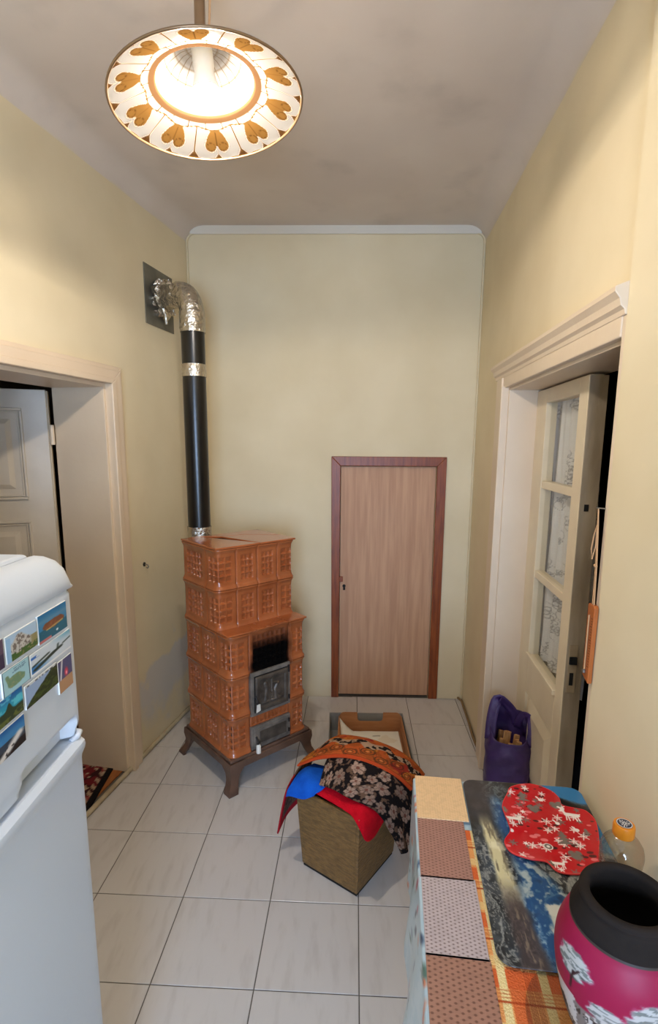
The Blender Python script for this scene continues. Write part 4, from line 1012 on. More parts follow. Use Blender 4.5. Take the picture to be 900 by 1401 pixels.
# ------------------------------------------------------------------ purple bag with firewood
def make_bag():
    cx, cy = .842, 2.30
    t = thing('plastic_bag', 'purple plastic carrier bag standing in the right doorway, filled with split wood', 'bag', (cx, cy, 0), -.33)
    na, nz = 72, 46
    A_ = np.linspace(0, 2 * math.pi, na, endpoint=False); Vv = np.linspace(0, 1, nz); A, V = np.meshgrid(A_, Vv, indexing='ij')
    # rim height by angle: local x to the right of the viewer, -y towards the viewer
    top = .395 - .055 * np.clip(-np.sin(A), 0, 1) + .055 * np.clip(np.sin(A), 0, 1) + .09 * np.exp(-((np.angle(np.exp(1j * (A - 2.45)))) / .45) ** 2) + .03 * np.exp(-((np.angle(np.exp(1j * (A - .2)))) / .4) ** 2)
    Z = V * top
    ca, sa = np.cos(A), np.sin(A); se = (np.abs(ca) ** 3.2 + np.abs(sa) ** 3.2) ** (-1 / 3.2)
    rx = .097 + .006 * np.sin(V * 3) - .012 * np.clip((V - .75) / .25, 0, 1); ry = .078 - .006 * np.clip((V - .7) / .3, 0, 1)
    wr = .010 * (fbm(A * 2.2, V * 6, 4) - .5) * np.clip(V * 6, 0, 1) + .005 * np.sin(V * 22 + 4 * np.cos(A * 2)) * np.clip((V - .35) * 2, 0, 1)
    k = .90 + .10 * np.clip(V / .08, 0, 1)
    X = se * ca * (rx * k + wr); Y = se * sa * (ry * k + wr)
    lean = np.exp(-((np.angle(np.exp(1j * (A - 2.45)))) / .5) ** 2) * np.clip((V - .8) / .2, 0, 1); X = X + .03 * lean; Y = Y - .02 * lean
    mb = MB().grid(np.stack([X, Y, Z], -1), wrap=True); mb.f.append(tuple(i * nz for i in range(na))[::-1])
    mb.build('bag_body', M['purple'], t, smooth=60, solid=.0016, soff=0)
    def strap(path, w=.016):
        p = catmull(np.array(path, float), 24); mb = MB(); n = len(p)
        tg = np.gradient(p, axis=0); sd = np.cross(tg, np.array([0.2, 1.0, 0.15])); sd /= np.linalg.norm(sd, axis=1, keepdims=True) + 1e-9
        G_ = np.stack([p - sd * w, p - sd * w * .4 + [0, .004, 0], p + sd * w * .4 + [0, .004, 0], p + sd * w], 1)
        return mb.grid(G_).build('bag_handle', M['purple'], t, smooth=180, solid=.002, soff=0)
    strap([(.088, -.045, .33), (.094, -.030, .40), (.085, .0, .448), (.058, .02, .452), (.040, .03, .41), (.035, .045, .37)])
    strap([(-.085, -.035, .33), (-.080, .00, .43), (-.060, .03, .505), (-.02, .045, .48), (.02, .05, .43), (.035, .055, .38)], .024)
    # split sticks inside
    rg = np.random.default_rng(3)
    for i, (x, y, L, az, el, w) in enumerate([(-.050, -.030, .335, .5, 1.45, .016), (-.012, -.036, .325, -.3, 1.46, .014), (.026, -.032, .335, .2, 1.48, .016), (.056, -.008, .33, 2.6, 1.46, .013), (-.022, .010, .355, .4, 1.48, .017), (.020, .018, .345, -.6, 1.48, .014), (-.058, .022, .35, .2, 1.47, .013)]):
        mb = MB(); d = Vector((math.cos(az) * math.cos(el), math.sin(az) * math.cos(el) * .5, math.sin(el))).normalized(); p0 = Vector((x, y, .006)) - Vector((d.x, d.y, 0)) * L * .4
        a = d.cross(Vector((0, 1, 0))).normalized(); b = d.cross(a)
        poly = [(math.cos(q) * w * (.7 + .5 * rg.random()), math.sin(q) * w * .6 * (.7 + .5 * rg.random())) for q in np.linspace(0, 2 * math.pi, 6)[:-1]]
        vs = [tuple(p0 + a * u + b * v + d * s) for s in (0, L * .5, L) for u, v in poly]; n = 5
        fs = [tuple(range(n))[::-1], tuple(range(2 * n, 3 * n))] + [(r * n + j, r * n + (j + 1) % n, (r + 1) * n + (j + 1) % n, (r + 1) * n + j) for r in (0, 1) for j in range(n)]
        o = mb.add(vs, fs).build('firewood_stick', M['stick']); o.location = (cx, cy, 0); o.rotation_euler = (0, 0, -.33)
        tag(o, 'split firewood stick standing inside the purple plastic bag', 'stick', 'split firewood sticks in the purple bag')
make_bag()

# ------------------------------------------------------------------ table by the right wall
TZ = .745
TO = Vector((.247, 1.384)); TE = Vector((.993, -.119)); TD = Vector((-.1247, -.992))      # far left corner, to the right, towards the camera
TA = math.atan2(-.119, .993)
def tw_(e, d, z=0): p = TO + TE * e + TD * d; return (p.x, p.y, z)
TL, TWd = 1.15, .447
def make_table():
    # local frame: x to the right along the far edge, -y towards the camera
    t = thing('table', 'narrow wooden table against the right wall, under layered cloths and mats', 'table', (TO.x, TO.y, 0), TA)
    bx('tabletop', M['table_wood'], t, 0, TWd, -TL, 0, TZ - .028, TZ, .003)
    bx('apron', M['table_wood'], t, .05, TWd - .05, -.07, -.05, TZ - .11, TZ - .028)
    bx('apron', M['table_wood'], t, .05, TWd - .05, -TL + .05, -TL + .07, TZ - .11, TZ - .028)
    bx('apron', M['table_wood'], t, .05, .07, -TL + .07, -.07, TZ - .11, TZ - .028)
    bx('apron', M['table_wood'], t, TWd - .07, TWd - .05, -TL + .07, -.07, TZ - .11, TZ - .028)
    for x in (.03, TWd - .08):
        for y in (-.03, -TL + .08):
            MB().add([(x + .008, y - .042, 0), (x + .042, y - .042, 0), (x + .042, y - .008, 0), (x + .008, y - .008, 0), (x, y - .05, TZ - .028), (x + .05, y - .05, TZ - .028), (x + .05, y, TZ - .028), (x, y, TZ - .028)],
                     [(3, 2, 1, 0), (4, 5, 6, 7), (0, 1, 5, 4), (1, 2, 6, 5), (2, 3, 7, 6), (3, 0, 4, 7)]).build('leg', M['table_wood'], t, bevel=.003)
    return t
make_table()

def make_oilcloth():
    t = thing('oilcloth', 'pale blue floral oilcloth hanging over the left edge of the table', 'tablecloth', (TO.x, TO.y, 0), TA)
    # profile across the table: hanging part, edge, top
    nv = 150; V = np.linspace(0, 1, nv); Y = -TL * V
    prof = [(0, -.20), (.0, -.12), (.0, -.05), (.0, -.012)] ; rows = []
    for k in range(26):
        s = k / 25.0; z = TZ - .215 * (1 - s) + .0; f = (1 - s)
        out = -.006 - f * (.004 + .030 * np.clip((V - .15) / .5, 0, 1)) - f * .012 * np.sin(V * 17) ** 2 * (V > .12)
        rows.append(np.stack([out, Y + 0 * V, np.full(nv, z - .004)], -1))
    for x, dz in ((-.005, -.001), (-.002, .0015), (.004, .0025), (.03, .0025), (.2, .0025), (TWd, .0025)): rows.append(np.stack([np.full(nv, x), Y, np.full(nv, TZ + dz)], -1))
    P = np.stack(rows, 0); U_, V_ = uvgrid(P.shape[0], nv)
    # dense recolour of the hanging part only: resample rows
    P = catmull(P[:26], 90); Q = np.stack(rows[26:], 0); P = np.concatenate([P, Q], 0)
    h = np.concatenate([np.linspace(0, .215, 90), [.218, .222, .228, .255, .425, .69]]); H, W_ = np.meshgrid(h, V * TL, indexing='ij')
    im = C3((186, 208, 218), H); im = lay(im, (fbm(W_ * 30, H * 30, 3) > .62) * .5, (206, 220, 226))
    rg = np.random.default_rng(11)
    for k in range(60):
        w0 = .05 + rg.random() * 1.05; h0 = rg.random() * .25; a = rg.random() * 3.1; r = .006 + .005 * rg.random()
        u = (W_ - w0) * math.cos(a) + (H - h0) * math.sin(a); v = -(W_ - w0) * math.sin(a) + (H - h0) * math.cos(a)
        col = [(186, 40, 70), (40, 60, 92), (70, 96, 130), (222, 120, 80), (88, 120, 110)][k % 5]
        im = lay(im, np.clip(1.5 - np.hypot(u / (r * 1.7), v / (r * .8)), 0, 1), col); im = lay(im, np.clip(1 - np.abs(v + .0) / .0015, 0, 1) * (u < 0) * (u > -.03), (80, 110, 100))
    MB().grid(P, im).build('cloth', M['print_gloss'], t, smooth=180)
make_oilcloth()

def sheet(name, lab, cat, e0, e1, d0, d1, z, fn, nu, nv, mat, thick=.0012, group=None, skew=0.0, edge=None, edge_w=.0):
    """flat sheet on the table between e0..e1 across and d0..d1 towards the camera"""
    t = thing(name, lab, cat, (TO.x, TO.y, 0), TA, group)
    U, V = uvgrid(nu, nv); X = e0 + (e1 - e0) * U + skew * V; Y = -(d0 + (d1 - d0) * V); Zs = np.full_like(U, z)
    MB().grid(np.stack([X, Y, Zs], -1), fn(U * abs(e1 - e0), V * abs(d1 - d0))).build('sheet', mat, t, smooth=180, solid=thick, soff=-1)
    return t

def plaid(X, Y):
    im = C3((236, 166, 98), X)
    px = X % .112; py = Y % .118
    def band(v, a, b): return ((v >= a) & (v < b)) * 1.0
    tx = (np.sin(X * 2100) * .5 + .5); ty = (np.sin(Y * 1900) * .5 + .5)
    im = lay(im, band(py, .0, .034) * .95, (222, 104, 54))
    im = lay(im, band(px, .058, .085) * .8, (212, 98, 52))
    im = lay(im, band(px, .0, .016), (240, 222, 160)); im = lay(im, band(px, .040, .055), (240, 222, 160)); im = lay(im, band(py, .055, .060) * .9, (170, 66, 30)); im = lay(im, band(py, .092, .110) * .75, (240, 214, 146))
    im = lay(im, band(py, .036, .050) * (ty > .7) * .6, (196, 96, 50)); im = lay(im, band(px, .085, .108) * (tx > .65) * .6, (150, 60, 40))
    diag = (np.sin((X + Y) * 1300) > .2) * .22
    return lay(im, diag, (190, 96, 50))
sheet('plaid_tablecloth', 'orange and cream plaid tablecloth lying under the mats on the table', 'tablecloth', .085, .43, .20, 1.10, TZ + .0045, plaid, 260, 420, M['print_cloth'], .0012)

def weave(base, dot, pitch):
    def fn(X, Y):
        im = C3(base, X); a = X % pitch / pitch; b = (Y + (np.floor(X / pitch) % 2) * pitch * .5) % pitch / pitch
        im = lay(im, (fbm(X * 120, Y * 120, 4) > .58) * .25, np.array(base) * .86)
        m = np.clip((.30 - np.hypot((a - .5) * .9, (b - .5) * 1.3)) / .12, 0, 1); im = lay(im, m, dot)
        l = np.clip((.10 - np.abs(b - .5)) / .05, 0, 1) * .45; return lay(im, l, np.array(base) * .84)
    return fn
mats_ = [('yellow', -.001, .127, 0.002, .176, (232, 194, 146), (214, 172, 122), .0062, 'pale yellow woven sample mat at the far left corner of the table', .0085),
         ('brown', -.001, .113, .172, .362, (164, 120, 104), (112, 74, 62), .0082, 'brown woven sample mat between the yellow and the grey one', .0072),
         ('grey', .000, .116, .358, .545, (184, 168, 166), (116, 96, 94), .0082, 'grey dotted sample mat between two brown ones on the table', .0072),
         ('brown', .000, .118, .541, .735, (160, 116, 96), (104, 68, 52), .0102, 'brown woven sample mat nearest the camera on the table edge', .0072)]
for i, (c, e0, e1, d0, d1, base, dot, p, lab, zz_) in enumerate(mats_):
    sheet('placemat', lab, 'placemat', e0, e1, d0, d1, TZ + zz_ + .0012 * (i in (0,)), weave(base, dot, p), 190, 290, M['print_matt'], .0022, 'woven sample mats along the table edge')

# picture mat: dark rocks, blue water, pale trunk
def picture(X, Y):
    U, V = X / .315, Y / .549          # U to the right, V towards the camera
    n1 = fbm(U * 5, V * 8, 2); n2 = fbm(U * 14, V * 20, 5, 5); n3 = fbm(U * 22 + n1 * 7, V * 12 + n2 * 6, 7, 5); n4 = fbm(U * 60, V * 22 + n1 * 4, 11, 4)
    ram = lambda x, a, b: np.clip((x - a) / (b - a), 0, 1)
    im = C3((30, 34, 38), U); im = lay(im, ram(n2, .42, .68) * .6, (86, 92, 94)); im = lay(im, ram(n1, .5, .7) * .4, (40, 60, 84))
    wisp = ram(1 - np.abs(n3 - .5) * 9, .35, .9) * ram(V, .3, .45); im = lay(im, wisp * .75, (168, 168, 160))
    wisp2 = ram(1 - np.abs(n4 - .52) * 10, .4, .9) * ram(V, .5, .6) * ram(U, .3, .5); im = lay(im, wisp2 * .6, (150, 152, 144))
    blue = np.maximum(soft(np.abs(U - .22 - .24 * np.clip(V - .1, 0, 1) - .06 * (n1 - .5)) - (.04 + .05 * V), .06) * ram(V, .10, .16), soft(np.hypot((U - .38) / .16, (V - .80) / .22) - 1 + .7 * (n1 - .5), .4))
    im = lay(im, blue * .95, (24, 78, 132)); im = lay(im, blue * ram(n3, .54, .70) * .85, (160, 184, 198)); im = lay(im, blue * ram(n2, .6, .75) * .6, (16, 40, 72))
    tw = .030 + .050 * V; dt = np.abs(U - .085 - .13 * V - .05 * (n2 - .5)) - tw
    tr = soft(dt, .03) * ram(V, .24, .34) * (1 - ram(V, .66, .80)); im = lay(im, tr, (206, 196, 152)); im = lay(im, tr * ram(fbm(U * 46, V * 16, 9, 4), .5, .62) * .85, (104, 94, 76)); im = lay(im, tr * ram(n2, .52, .7) * .6, (236, 230, 196))
    im = lay(im, soft(dt, .04) * ram(V, .62, .76) * .8, (66, 54, 54)); im = lay(im, soft(dt + .03, .03) * ram(V, .72, .8) * ram(n4, .5, .6) * .7, (140, 124, 104))
    im = lay(im, soft(np.abs(U - .10) - .12, .1) * (1 - ram(V, .2, .34)) * .7, (66, 56, 56)); im = lay(im, ram(1 - np.abs(n3 - .5) * 8, .3, .8) * (1 - ram(V, .18, .3)) * ram(U, .12, .25) * .6, (132, 142, 144))
    fall = soft(np.hypot((U - .60) / .34, (V - .62) / .16) - 1 + (n2 - .5) * 1.2, .5); im = lay(im, fall * ram(n3, .42, .6) * .6, (182, 184, 174))
    im = lay(im, soft(np.hypot((U - .47) / .07, (V - .80) / .10) - 1 + 2 * (n2 - .5), .3) * .9, (206, 206, 196))
    im = lay(im, soft(np.hypot((U - 1.02) / .34, (V - .0) / .12) - 1 + .3 * (n1 - .5), .15), (58, 128, 182)); im = lay(im, soft(np.hypot((U - .98) / .28, (V - .30) / .13) - 1 + .4 * (n1 - .5), .2), (40, 118, 160))
    im = lay(im, soft(np.abs(V - .02 - .30 * (U - .40)) - .04, .03) * ram(U, .3, .4), (28, 23, 22)); return im
def make_picture_mat():
    t = thing('picture_mat', 'dark blue placemat printed with rocks and water, under the red mat', 'placemat', (TO.x, TO.y, 0), TA)
    e0, e1, d0, d1, r = .1295, .444, .004, .553, .03
    nu, nv = 200, 300; U, V = uvgrid(nu, nv); W_, L_ = e1 - e0, d1 - d0
    Y = V * L_
    # rounded corners: pull the row ends in
    inset = np.where(Y < r, r - np.sqrt(np.clip(r * r - (r - Y) ** 2, 0, None)), np.where(L_ - Y < r, r - np.sqrt(np.clip(r * r - (r - (L_ - Y)) ** 2, 0, None)), 0))
    X = inset + U * (W_ - 2 * inset)
    MB().grid(np.stack([e0 + X, -(d0 + Y), np.full_like(X, TZ + .0118)], -1), picture(X, Y)).build('sheet', M['print_gloss'], t, smooth=180, solid=.0016, soff=-1)
make_picture_mat()

def make_red_mat():
    t = thing('red_mat', 'red wavy-edged pot mat printed with white reindeer, snowflakes and trees', 'mat', (TO.x, TO.y, 0), TA)
    W = [(.478, 1.291), (.500, 1.318), (.556, 1.332), (.600, 1.310), (.612, 1.278), (.607, 1.245), (.634, 1.232), (.659, 1.225), (.668, 1.195), (.655, 1.152), (.632, 1.10), (.598, 1.038), (.560, 1.022), (.507, 1.026), (.490, 1.052), (.455, 1.062), (.422, 1.084), (.416, 1.118), (.440, 1.150), (.444, 1.178), (.446, 1.206), (.452, 1.248)]
    loc = []
    for x, y in W: p = Vector((x, y)) - TO; loc.append((p.dot(TE), -p.dot(TD)))      # (e, -d): local x and y
    loc = np.array(loc); loc[:, 1] = -np.abs(loc[:, 1])
    K = len(loc); ext = np.concatenate([loc, loc[:1]]); 
    ex2 = np.concatenate([loc[-3:], loc, loc[:4]]); full = catmull(ex2, (K + 6) * 36 + 1); full = full[3 * 36:3 * 36 + K * 36]
    c = loc.mean(0); na = len(full); nr = 170; Rr = np.linspace(0, 1, nr)
    P2 = c + (full[:, None] - c) * Rr[None, :, None]; X, Y = P2[..., 0], P2[..., 1]
    u = (X - c[0]) / .24 + .5; v = (Y - c[1]) / .32 + .5      # v grows away from the camera
    im = C3((198, 20, 32), X)
    rg = np.random.default_rng(21); white = (244, 236, 232); grey = (120, 112, 104); dark = (84, 24, 26); pink = (232, 120, 124)
    def flake(im, cx, cy, r, col):
        for k in range(3):
            a = k * math.pi / 3 + .2; im = lay(im, seg(X, Y, cx - r * math.cos(a), cy - r * math.sin(a), cx + r * math.cos(a), cy + r * math.sin(a), .0012, .0012), col)
        return lay(im, np.clip(1 - np.abs(np.hypot(X - cx, Y - cy) - r * .5) / .0012, 0, 1), col)
    def tree(im, cx, cy, s, col):
        for k in range(3):
            yy = cy + s * (.55 - k * .42); w = s * (.35 + .17 * k); h = s * .5
            m = np.clip(((yy + h * .5 - Y) / h * w - np.abs(X - cx)) / .0012 + .5, 0, 1) * (Y > yy - h * .5) * (Y < yy + h * .5); im = lay(im, m, col)
        return lay(im, seg(X, Y, cx, cy - s * .55, cx, cy - s * .85, .0014, .0012), col)
    def deer(im, cx, cy, s, f, col):
        L = [(-.5, .05, .35, .08, .17), (.35, .08, .52, .42, .10), (.5, .42, .74, .40, .085), (-.42, 0, -.50, -.55, .055), (-.25, 0, -.30, -.55, .05), (.25, 0, .22, -.55, .05), (.36, .02, .44, -.5, .05), (.52, .46, .40, .82, .035), (.46, .62, .60, .76, .03), (.55, .46, .62, .70, .03), (-.6, .12, -.68, .2, .05)]
        for a, b, c_, d, r in L: im = lay(im, seg(X, Y, cx + f * a * s, cy + b * s, cx + f * c_ * s, cy + d * s, r * s, .0012), col)
        return im
    def heart(im, cx, cy, s, col):
        x_, y_ = (X - cx) / s, (Y - cy) / s; q = (x_ ** 2 + y_ ** 2 - 1) ** 3 - x_ ** 2 * y_ ** 3; return lay(im, np.clip(.5 - q * 6, 0, 1), col)
    def drop(im, cx, cy, s, col): return lay(im, np.maximum(disc(X, Y, cx, cy, s * .5, .0012), seg(X, Y, cx, cy, cx - s * .7, cy + s, s * .22, .0012)), col)
    for k in range(190):
        cx, cy = c + (rg.random(2) - .5) * np.array([.27, .34]); col = [white, pink, dark, grey, pink, dark][k % 6]; r = .0030 + .0046 * rg.random()
        if k % 3: im = lay(im, np.clip((1 - np.hypot((X - cx) / (r * 1.4), (Y - cy) / (r * .8))) * 5, 0, 1), col)
        else: im = flake(im, cx, cy, r * 1.8, col)
    at = lambda du, dv: (c[0] + du, c[1] + dv)
    for du, dv, s, f in ((-.072, .010, .031, 1), (.072, .042, .033, -1), (-.005, -.128, .024, 1)): im = deer(im, *at(du, dv), s, f, white)
    for du, dv, s in ((-.035, .10, .026), (.03, -.045, .030), (-.090, .045, .014), (.090, -.015, .016)): im = tree(im, *at(du, dv), s, grey)
    for du, dv in ((-.015, .055), (.04, -.098), (.045, .075)): im = heart(im, *at(du, dv), .0135, grey)
    for du, dv, r in ((.0, -.018, .011), (.035, .03, .012), (-.05, -.075, .011), (.06, -.065, .012), (-.02, .135, .010), (.02, .12, .009)): im = flake(im, *at(du, dv), r, white)
    for du, dv in ((-.09, -.035), (.03, .01), (.055, .06), (.01, .095), (.07, -.01)): im = drop(im, *at(du, dv), .011, white)
    im = lay(im, disc(X, Y, *at(-.015, -.075), .011, .0015), white); im = lay(im, disc(X, Y, *at(-.015, -.075), .0085, .0015), grey); im = lay(im, disc(X, Y, *at(-.015, -.075), .004, .0015), white)
    im = lay(im, (Rr[None, :] > .985) * np.ones_like(X), (226, 60, 60))
    Z = TZ + .017 + .004 * Rr[None, :] ** 3 * (1 + .5 * np.sin(np.linspace(0, 2 * math.pi * 5, na)))[:, None] + .0025 * (fbm(u * 4, v * 4, 3) - .5)
    MB().grid(np.stack([X, Y, Z], -1), im, wrap=True).build('mat', M['print_gloss'], t, smooth=180, solid=.0035, soff=-1)
make_red_mat()

def make_bottle():
    bxy = (.612, .985); z = TZ + .0125
    t = thing('plastic_bottle', 'small clear plastic bottle with an orange cap beside the red mat', 'bottle', (bxy[0], bxy[1], z))
    pr = [(.004, .0), (.034, .0), (.040, .006), (.041, .02), (.0385, .05), (.041, .075), (.043, .092), (.040, .110), (.031, .124), (.021, .133), (.0165, .137), (.0165, .152)]
    mb = MB(); mb.lathe(catmull(np.array(pr), 60).tolist(), 48); v = np.array(mb.v); a = np.arctan2(v[:, 1], v[:, 0]); r = np.hypot(v[:, 0], v[:, 1])
    k = 1 + .16 * (fbm((a + 4) * 1.6, v[:, 2] * 60, 5, 3) - .5) * np.clip((r - .02) / .015, 0, 1) * np.clip(v[:, 2] / .02, 0, 1); v[:, 0] *= k; v[:, 1] *= k; mb.v = [tuple(x) for x in v.tolist()]
    mb.f = mb.f[:-1]
    mb.build('bottle_body', M['bottle'], t, smooth=60)
    cp = []; n = 60
    for r, h in ((.0195, .134), (.0205, .137), (.0205, .156), (.0195, .160), (.014, .1605)): cp.append((r, h))
    mb = MB().lathe(cp, n); v = np.array(mb.v); k = np.arange(len(v)) % n; m = (v[:, 2] > .136) & (v[:, 2] < .157); v[m, :2] *= (1 + .025 * (k[m] % 2))[:, None]; mb.v = [tuple(x) for x in v.tolist()]
    cap = mb.build('cap', M['cap'], t, smooth=40)
    # printed disc: white rayed emblem on navy
    na, nr = 96, 34; A, Rr = np.meshgrid(np.linspace(0, 2 * math.pi, na, endpoint=False), np.linspace(.0001, .0155, nr), indexing='ij')
    im = C3((26, 32, 58), A); im = lay(im, (np.abs(Rr - .0142) < .0007) * 1., (236, 236, 236)); im = lay(im, (np.cos(A * 12) > .2) * (Rr > .0055) * (Rr < .0095 + .002 * np.cos(A * 3)), (232, 232, 230)); im = lay(im, (Rr < .0042) * 1., (232, 232, 230)); im = lay(im, (Rr < .0022) * 1., (26, 32, 58))
    MB().grid(np.stack([Rr * np.cos(A), Rr * np.sin(A), np.full_like(A, .1612)], -1), im, wrap=True).build('cap_emblem', M['print_gloss'], cap)
    # wrap label low on the bottle
    A, H = np.meshgrid(np.linspace(math.pi * .75, math.pi * 1.75, 70), np.linspace(.006, .040, 24), indexing='ij')
    im = C3((40, 48, 84), A); im = lay(im, (fbm(A * 9, H * 300, 3) > .55) * .9, (206, 208, 214)); im = lay(im, (fbm(A * 12, H * 240, 8) > .62) * .9, (196, 60, 60))
    MB().grid(np.stack([.0432 * np.cos(A), .0432 * np.sin(A), H], -1), im).build('label', M['print_gloss'], t, smooth=180)
make_bottle()

def make_vase():
    c = (.462, .716); z = TZ + .0125
    g_ = thing('glass_saucer', 'round smoky glass saucer under the pink vase', 'saucer', (c[0] - .022, c[1] + .004, TZ + .0058))
    MB().lathe([(.002, .0), (.104, .0), (.110, .002), (.110, .0040), (.103, .0052), (.002, .005)], 72).build('saucer', M['saucer'], g_, smooth=50)
    t = thing('vase', 'dark clay vase with a magenta band painted with white pine trees', 'vase', (c[0], c[1], TZ + .0118))
    pr = np.array([(.050, .0), (.062, .004), (.080, .05), (.092, .10), (.0965, .135), (.0945, .165), (.086, .190), (.0765, .204)])
    p = catmull(pr, 120); na = 260
    A, S = np.meshgrid(np.linspace(0, 2 * math.pi, na, endpoint=False), np.arange(120), indexing='ij'); R_ = p[S, 0]; Z = p[S, 1]
    im = C3((142, 18, 60), A); im = lay(im, (Z < .05) * 1., (52, 44, 40)); im = lay(im, np.clip((.100 - Z) / .004 + 3.0 * (fbm(A * 3, Z * 14, 4) - .5), 0, 1) * (Z > .03), (120, 114, 108))
    snow = (fbm(A * 5, Z * 40 + A * 2, 5) > .5) * (Z < .104) * (Z > .025); im = lay(im, snow * .9, (196, 194, 188)); im = lay(im, (fbm(A * 9, Z * 60, 8) > .6) * (Z < .09), (50, 44, 42))
    def pine(im, a0, zc, s):
        x = np.angle(np.exp(1j * (A - a0))) * R_; y = Z - zc
        for (dx, dy, w, h) in ((0, .3, 1.0, .34), (-.5, -.15, .7, .28), (.55, -.05, .75, .28), (.05, -.5, .8, .24)):
            m = np.clip(1.35 - np.hypot((x - dx * s) / (w * s * .8), (y - dy * s) / (h * s)) + .7 * (fbm(x * 120 + 3, y * 260 + 5, 6) - .5), 0, 1); m = np.clip(m * 3, 0, 1)
            im = lay(im, m, (176, 176, 172)); im = lay(im, m * (fbm(x * 90 + 9, y * 300, 3) > .56), (110, 116, 112)); im = lay(im, m * np.clip((dy * s - y) / (h * s) - .45, 0, 1) * 2, (70, 74, 70))
        im = lay(im, np.maximum(seg(x, y, 0, -1.5 * s, .15 * s, -.4 * s, .0022, .0015), seg(x, y, .15 * s, -.6 * s, .5 * s, -.1 * s, .0016, .0012)), (52, 26, 30)); return im
    for a0, zc, s in ((3.45, .158, .027), (4.05, .112, .024), (4.72, .135, .034), (5.9, .15, .024), (.6, .14, .026), (1.9, .14, .026), (2.6, .12, .02)): im = pine(im, a0, zc, s)
    im = lay(im, (Z > .2005) * 1., (60, 52, 46))
    P = np.stack([R_ * np.cos(A), R_ * np.sin(A), Z], -1)
    mb = MB().grid(P, im, wrap=True); mb.f.append(tuple(i * 120 for i in range(na))[::-1])
    mb.build('painted_body', M['print_satin'], t, smooth=60)
    rim = [(.0765, .203), (.079, .206), (.078, .215), (.070, .228), (.0665, .236), (.0685, .243), (.0665, .249), (.060, .251), (.0535, .247), (.0525, .236), (.055, .22), (.07, .19), (.082, .15), (.078, .10), (.066, .05), (.05, .012), (.002, .010)]
    q = catmull(np.array(rim), 90); mb = MB(); mb.lathe(q.tolist(), 96); mb.f = mb.f[:-2] + [mb.f[-1]]
    nk = mb.build('neck', M['clay'], t, smooth=60); nk['label'] = 'matt dark brown clay neck and hollow of the vase'
make_vase()

# ------------------------------------------------------------------ thermometer, lace curtain, rug, small things
def make_thermometer():
    s = sR(1.400)
    t = thing('thermometer', 'wooden thermometer hanging by a cord from a nail on the right door casing', 'thermometer', RO_, RA)
    y0 = .0215; z0, z1, x0, x1 = 1.055, 1.272, s - .002, s + .038
    s0 = DR0 - .012
    MB().prism([(s0 - .012, z0), (s0 + .026, z0 + .012), (s0 + .028, z1 - .006), (s0 + .022, z1), (s0 - .008, z1), (s0 - .014, z1 - .006)], y0, y0 + .012, axis='y').build('board', M['thermo_wood'], t, bevel=.002)
    MB().tube([(s0 + .010, y0 + .0140, z0 + .03), (s0 + .010, y0 + .0140, z1 - .03)], .0020, 10).build('glass_tube', M['cord'], t, smooth=60)
    MB().lathe([(.001, -.006), (.005, -.004), (.005, .004), (.001, .006)], 12, s0 + .010, y0 + .0145).build('bulb', M['steel'], t, smooth=60, loc=(0, 0, z0 + .028))
    mb = MB()
    for k in range(19):
        z = z0 + .045 + k * .0075; L = .007 if k % 5 else .011
        mb.box(s0 - .009, s0 - .009 + L, y0 + .012, y0 + .0124, z, z + .0012)
    sc = mb.build('scale_marks', M['black'], t)
    zt = 1.528
    MB().tube([(s0 + .008, y0 - .002, zt), (s0 + .008, y0 + .022, zt + .002)], .0018, 8).build('nail', M['steel'], t)
    MB().tube([(s0 + .000, y0 + .008, z1 - .004), (s0 + .003, y0 + .009, 1.36), (s0 + .006, y0 + .012, 1.45), (s0 + .008, y0 + .016, zt)], .0018, 6).build('cord', M['cord'], t)
    MB().tube([(s0 + .010, y0 + .008, z1 - .004), (s0 + .009, y0 + .009, 1.36), (s0 + .009, y0 + .012, 1.45), (s0 + .009, y0 + .016, zt)], .0018, 6).build('cord', M['cord'], t)
    MB().tube([(s0 + .009, y0 + .014, zt - .04), (s0 + .020, y0 + .016, zt - .07), (s0 + .028, y0 + .017, zt - .11), (s0 + .020, y0 + .016, zt - .135), (s0 + .010, y0 + .014, zt - .10), (s0 + .008, y0 + .014, zt - .05)], .0018, 6).build('cord_loop', M['cord'], t)
    MB().tube([(s0 + .004, y0 + .010, 1.375), (s0 + .012, y0 + .011, 1.378)], .004, 8).build('knot', M['cord'], t)
make_thermometer()

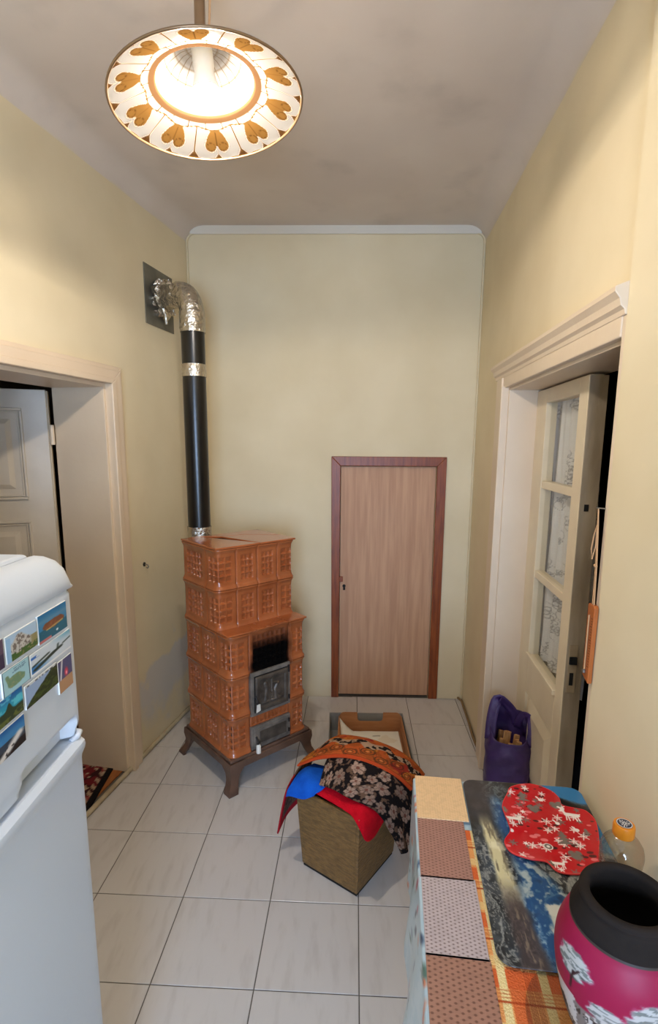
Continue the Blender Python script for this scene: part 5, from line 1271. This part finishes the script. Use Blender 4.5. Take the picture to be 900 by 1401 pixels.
def make_curtain():
    t = thing('lace_curtain', 'white lace curtain with pleats behind the glass of the right door', 'curtain', d2.location[:], d2.rotation_euler.z)
    nu, nv = 170, 300; U, V = uvgrid(nu, nv); X = .085 + U * .50; Z = Z2 - .02 + V * (Z1 - Z2 + .035)
    Y = sgn * (LT + .030 + .024 * np.sin(U * 26 + .6 * np.sin(V * 5)) * (.5 + .5 * (1 - V)) + .004 * np.sin(U * 90))
    im = C3((248, 246, 242), U); sx, sz = U * .388, V * 1.19
    net = ((np.sin(sx * 900) > .3) | (np.sin(sz * 900) > .3)) * .10; im = lay(im, net, (150, 146, 138))
    rg = np.random.default_rng(8)
    for k in range(46):
        cx, cz = rg.random() * .39, rg.random() * 1.2; r = .012 + .020 * rg.random(); d = np.hypot(sx - cx, sz - cz); a = np.arctan2(sz - cz, sx - cx)
        im = lay(im, np.clip(1 - np.abs(d - r * (.8 + .2 * np.cos(a * 5))) / .003, 0, 1) * .8, (96, 92, 86)); im = lay(im, np.clip(1 - np.abs(d - r * .4) / .003, 0, 1) * .8, (110, 106, 100)); im = lay(im, np.clip(1 - np.abs(sx - cx - .02 * np.sin((sz - cz) * 60)) / .002, 0, 1) * (np.abs(sz - cz) < .05) * .7, (104, 100, 94))
    MB().grid(np.stack([X, Y, Z], -1), im).build('lace', M['lace'], t, smooth=180)
    MB().tube([(.08, sgn * (LT + .030), Z1 + .017), (.59, sgn * (LT + .030), Z1 + .017)], .004, 8).build('curtain_wire', M['steel'], t, smooth=60)
make_curtain()

def make_rug():
    t = thing('hall_rug', 'dark red patterned rug on orange floorboards beyond the left doorway', 'rug', (-1.13, 2.61, .0045), 0.05)
    nu, nv = 130, 150; U, V = uvgrid(nu, nv); X = -U * .85; Y = -V * 1.5; sx, sy = U * .85, V * 1.5
    im = C3((112, 32, 36), U); e = np.minimum(sx, sy)
    im = lay(im, (fbm(sx * 16, sy * 16, 3) > .55) * 1., (58, 24, 26)); im = lay(im, (fbm(sx * 22, sy * 22, 9) > .60) * 1., (150, 66, 60)); im = lay(im, (fbm(sx * 26, sy * 26, 15) > .64) * 1., (186, 160, 130))
    im = lay(im, (e < .03) * 1., (24, 18, 18)); im = lay(im, (e > .03) * (e < .055) * (np.sin((sx + sy) * 120) > 0), (170, 140, 112))
    MB().grid(np.stack([X, Y, np.full_like(X, .0075)], -1), im).build('pile', M['print_cloth'], t, solid=.007, soff=-1)
make_rug()

def make_hook():
    s = sL(2.772)
    t = thing('wall_hook', 'small dark metal hook on the left wall beside the stove', 'hook', tuple(LO + Vector((math.cos(LA) * s, math.sin(LA) * s, 1.048))), LA)
    MB().lathe([(.012, 0), (.011, .004), (.004, .006)], 16).build('hook_plate', M['iron_dark'], t, smooth=50, rot=(-math.pi / 2, 0, 0))
    MB().tube([(0, .004, 0), (0, .020, -.002), (0, .026, -.012), (0, .020, -.020), (0, .012, -.016)], .0035, 8).build('hook_arm', M['steel'], t, smooth=60)
make_hook()
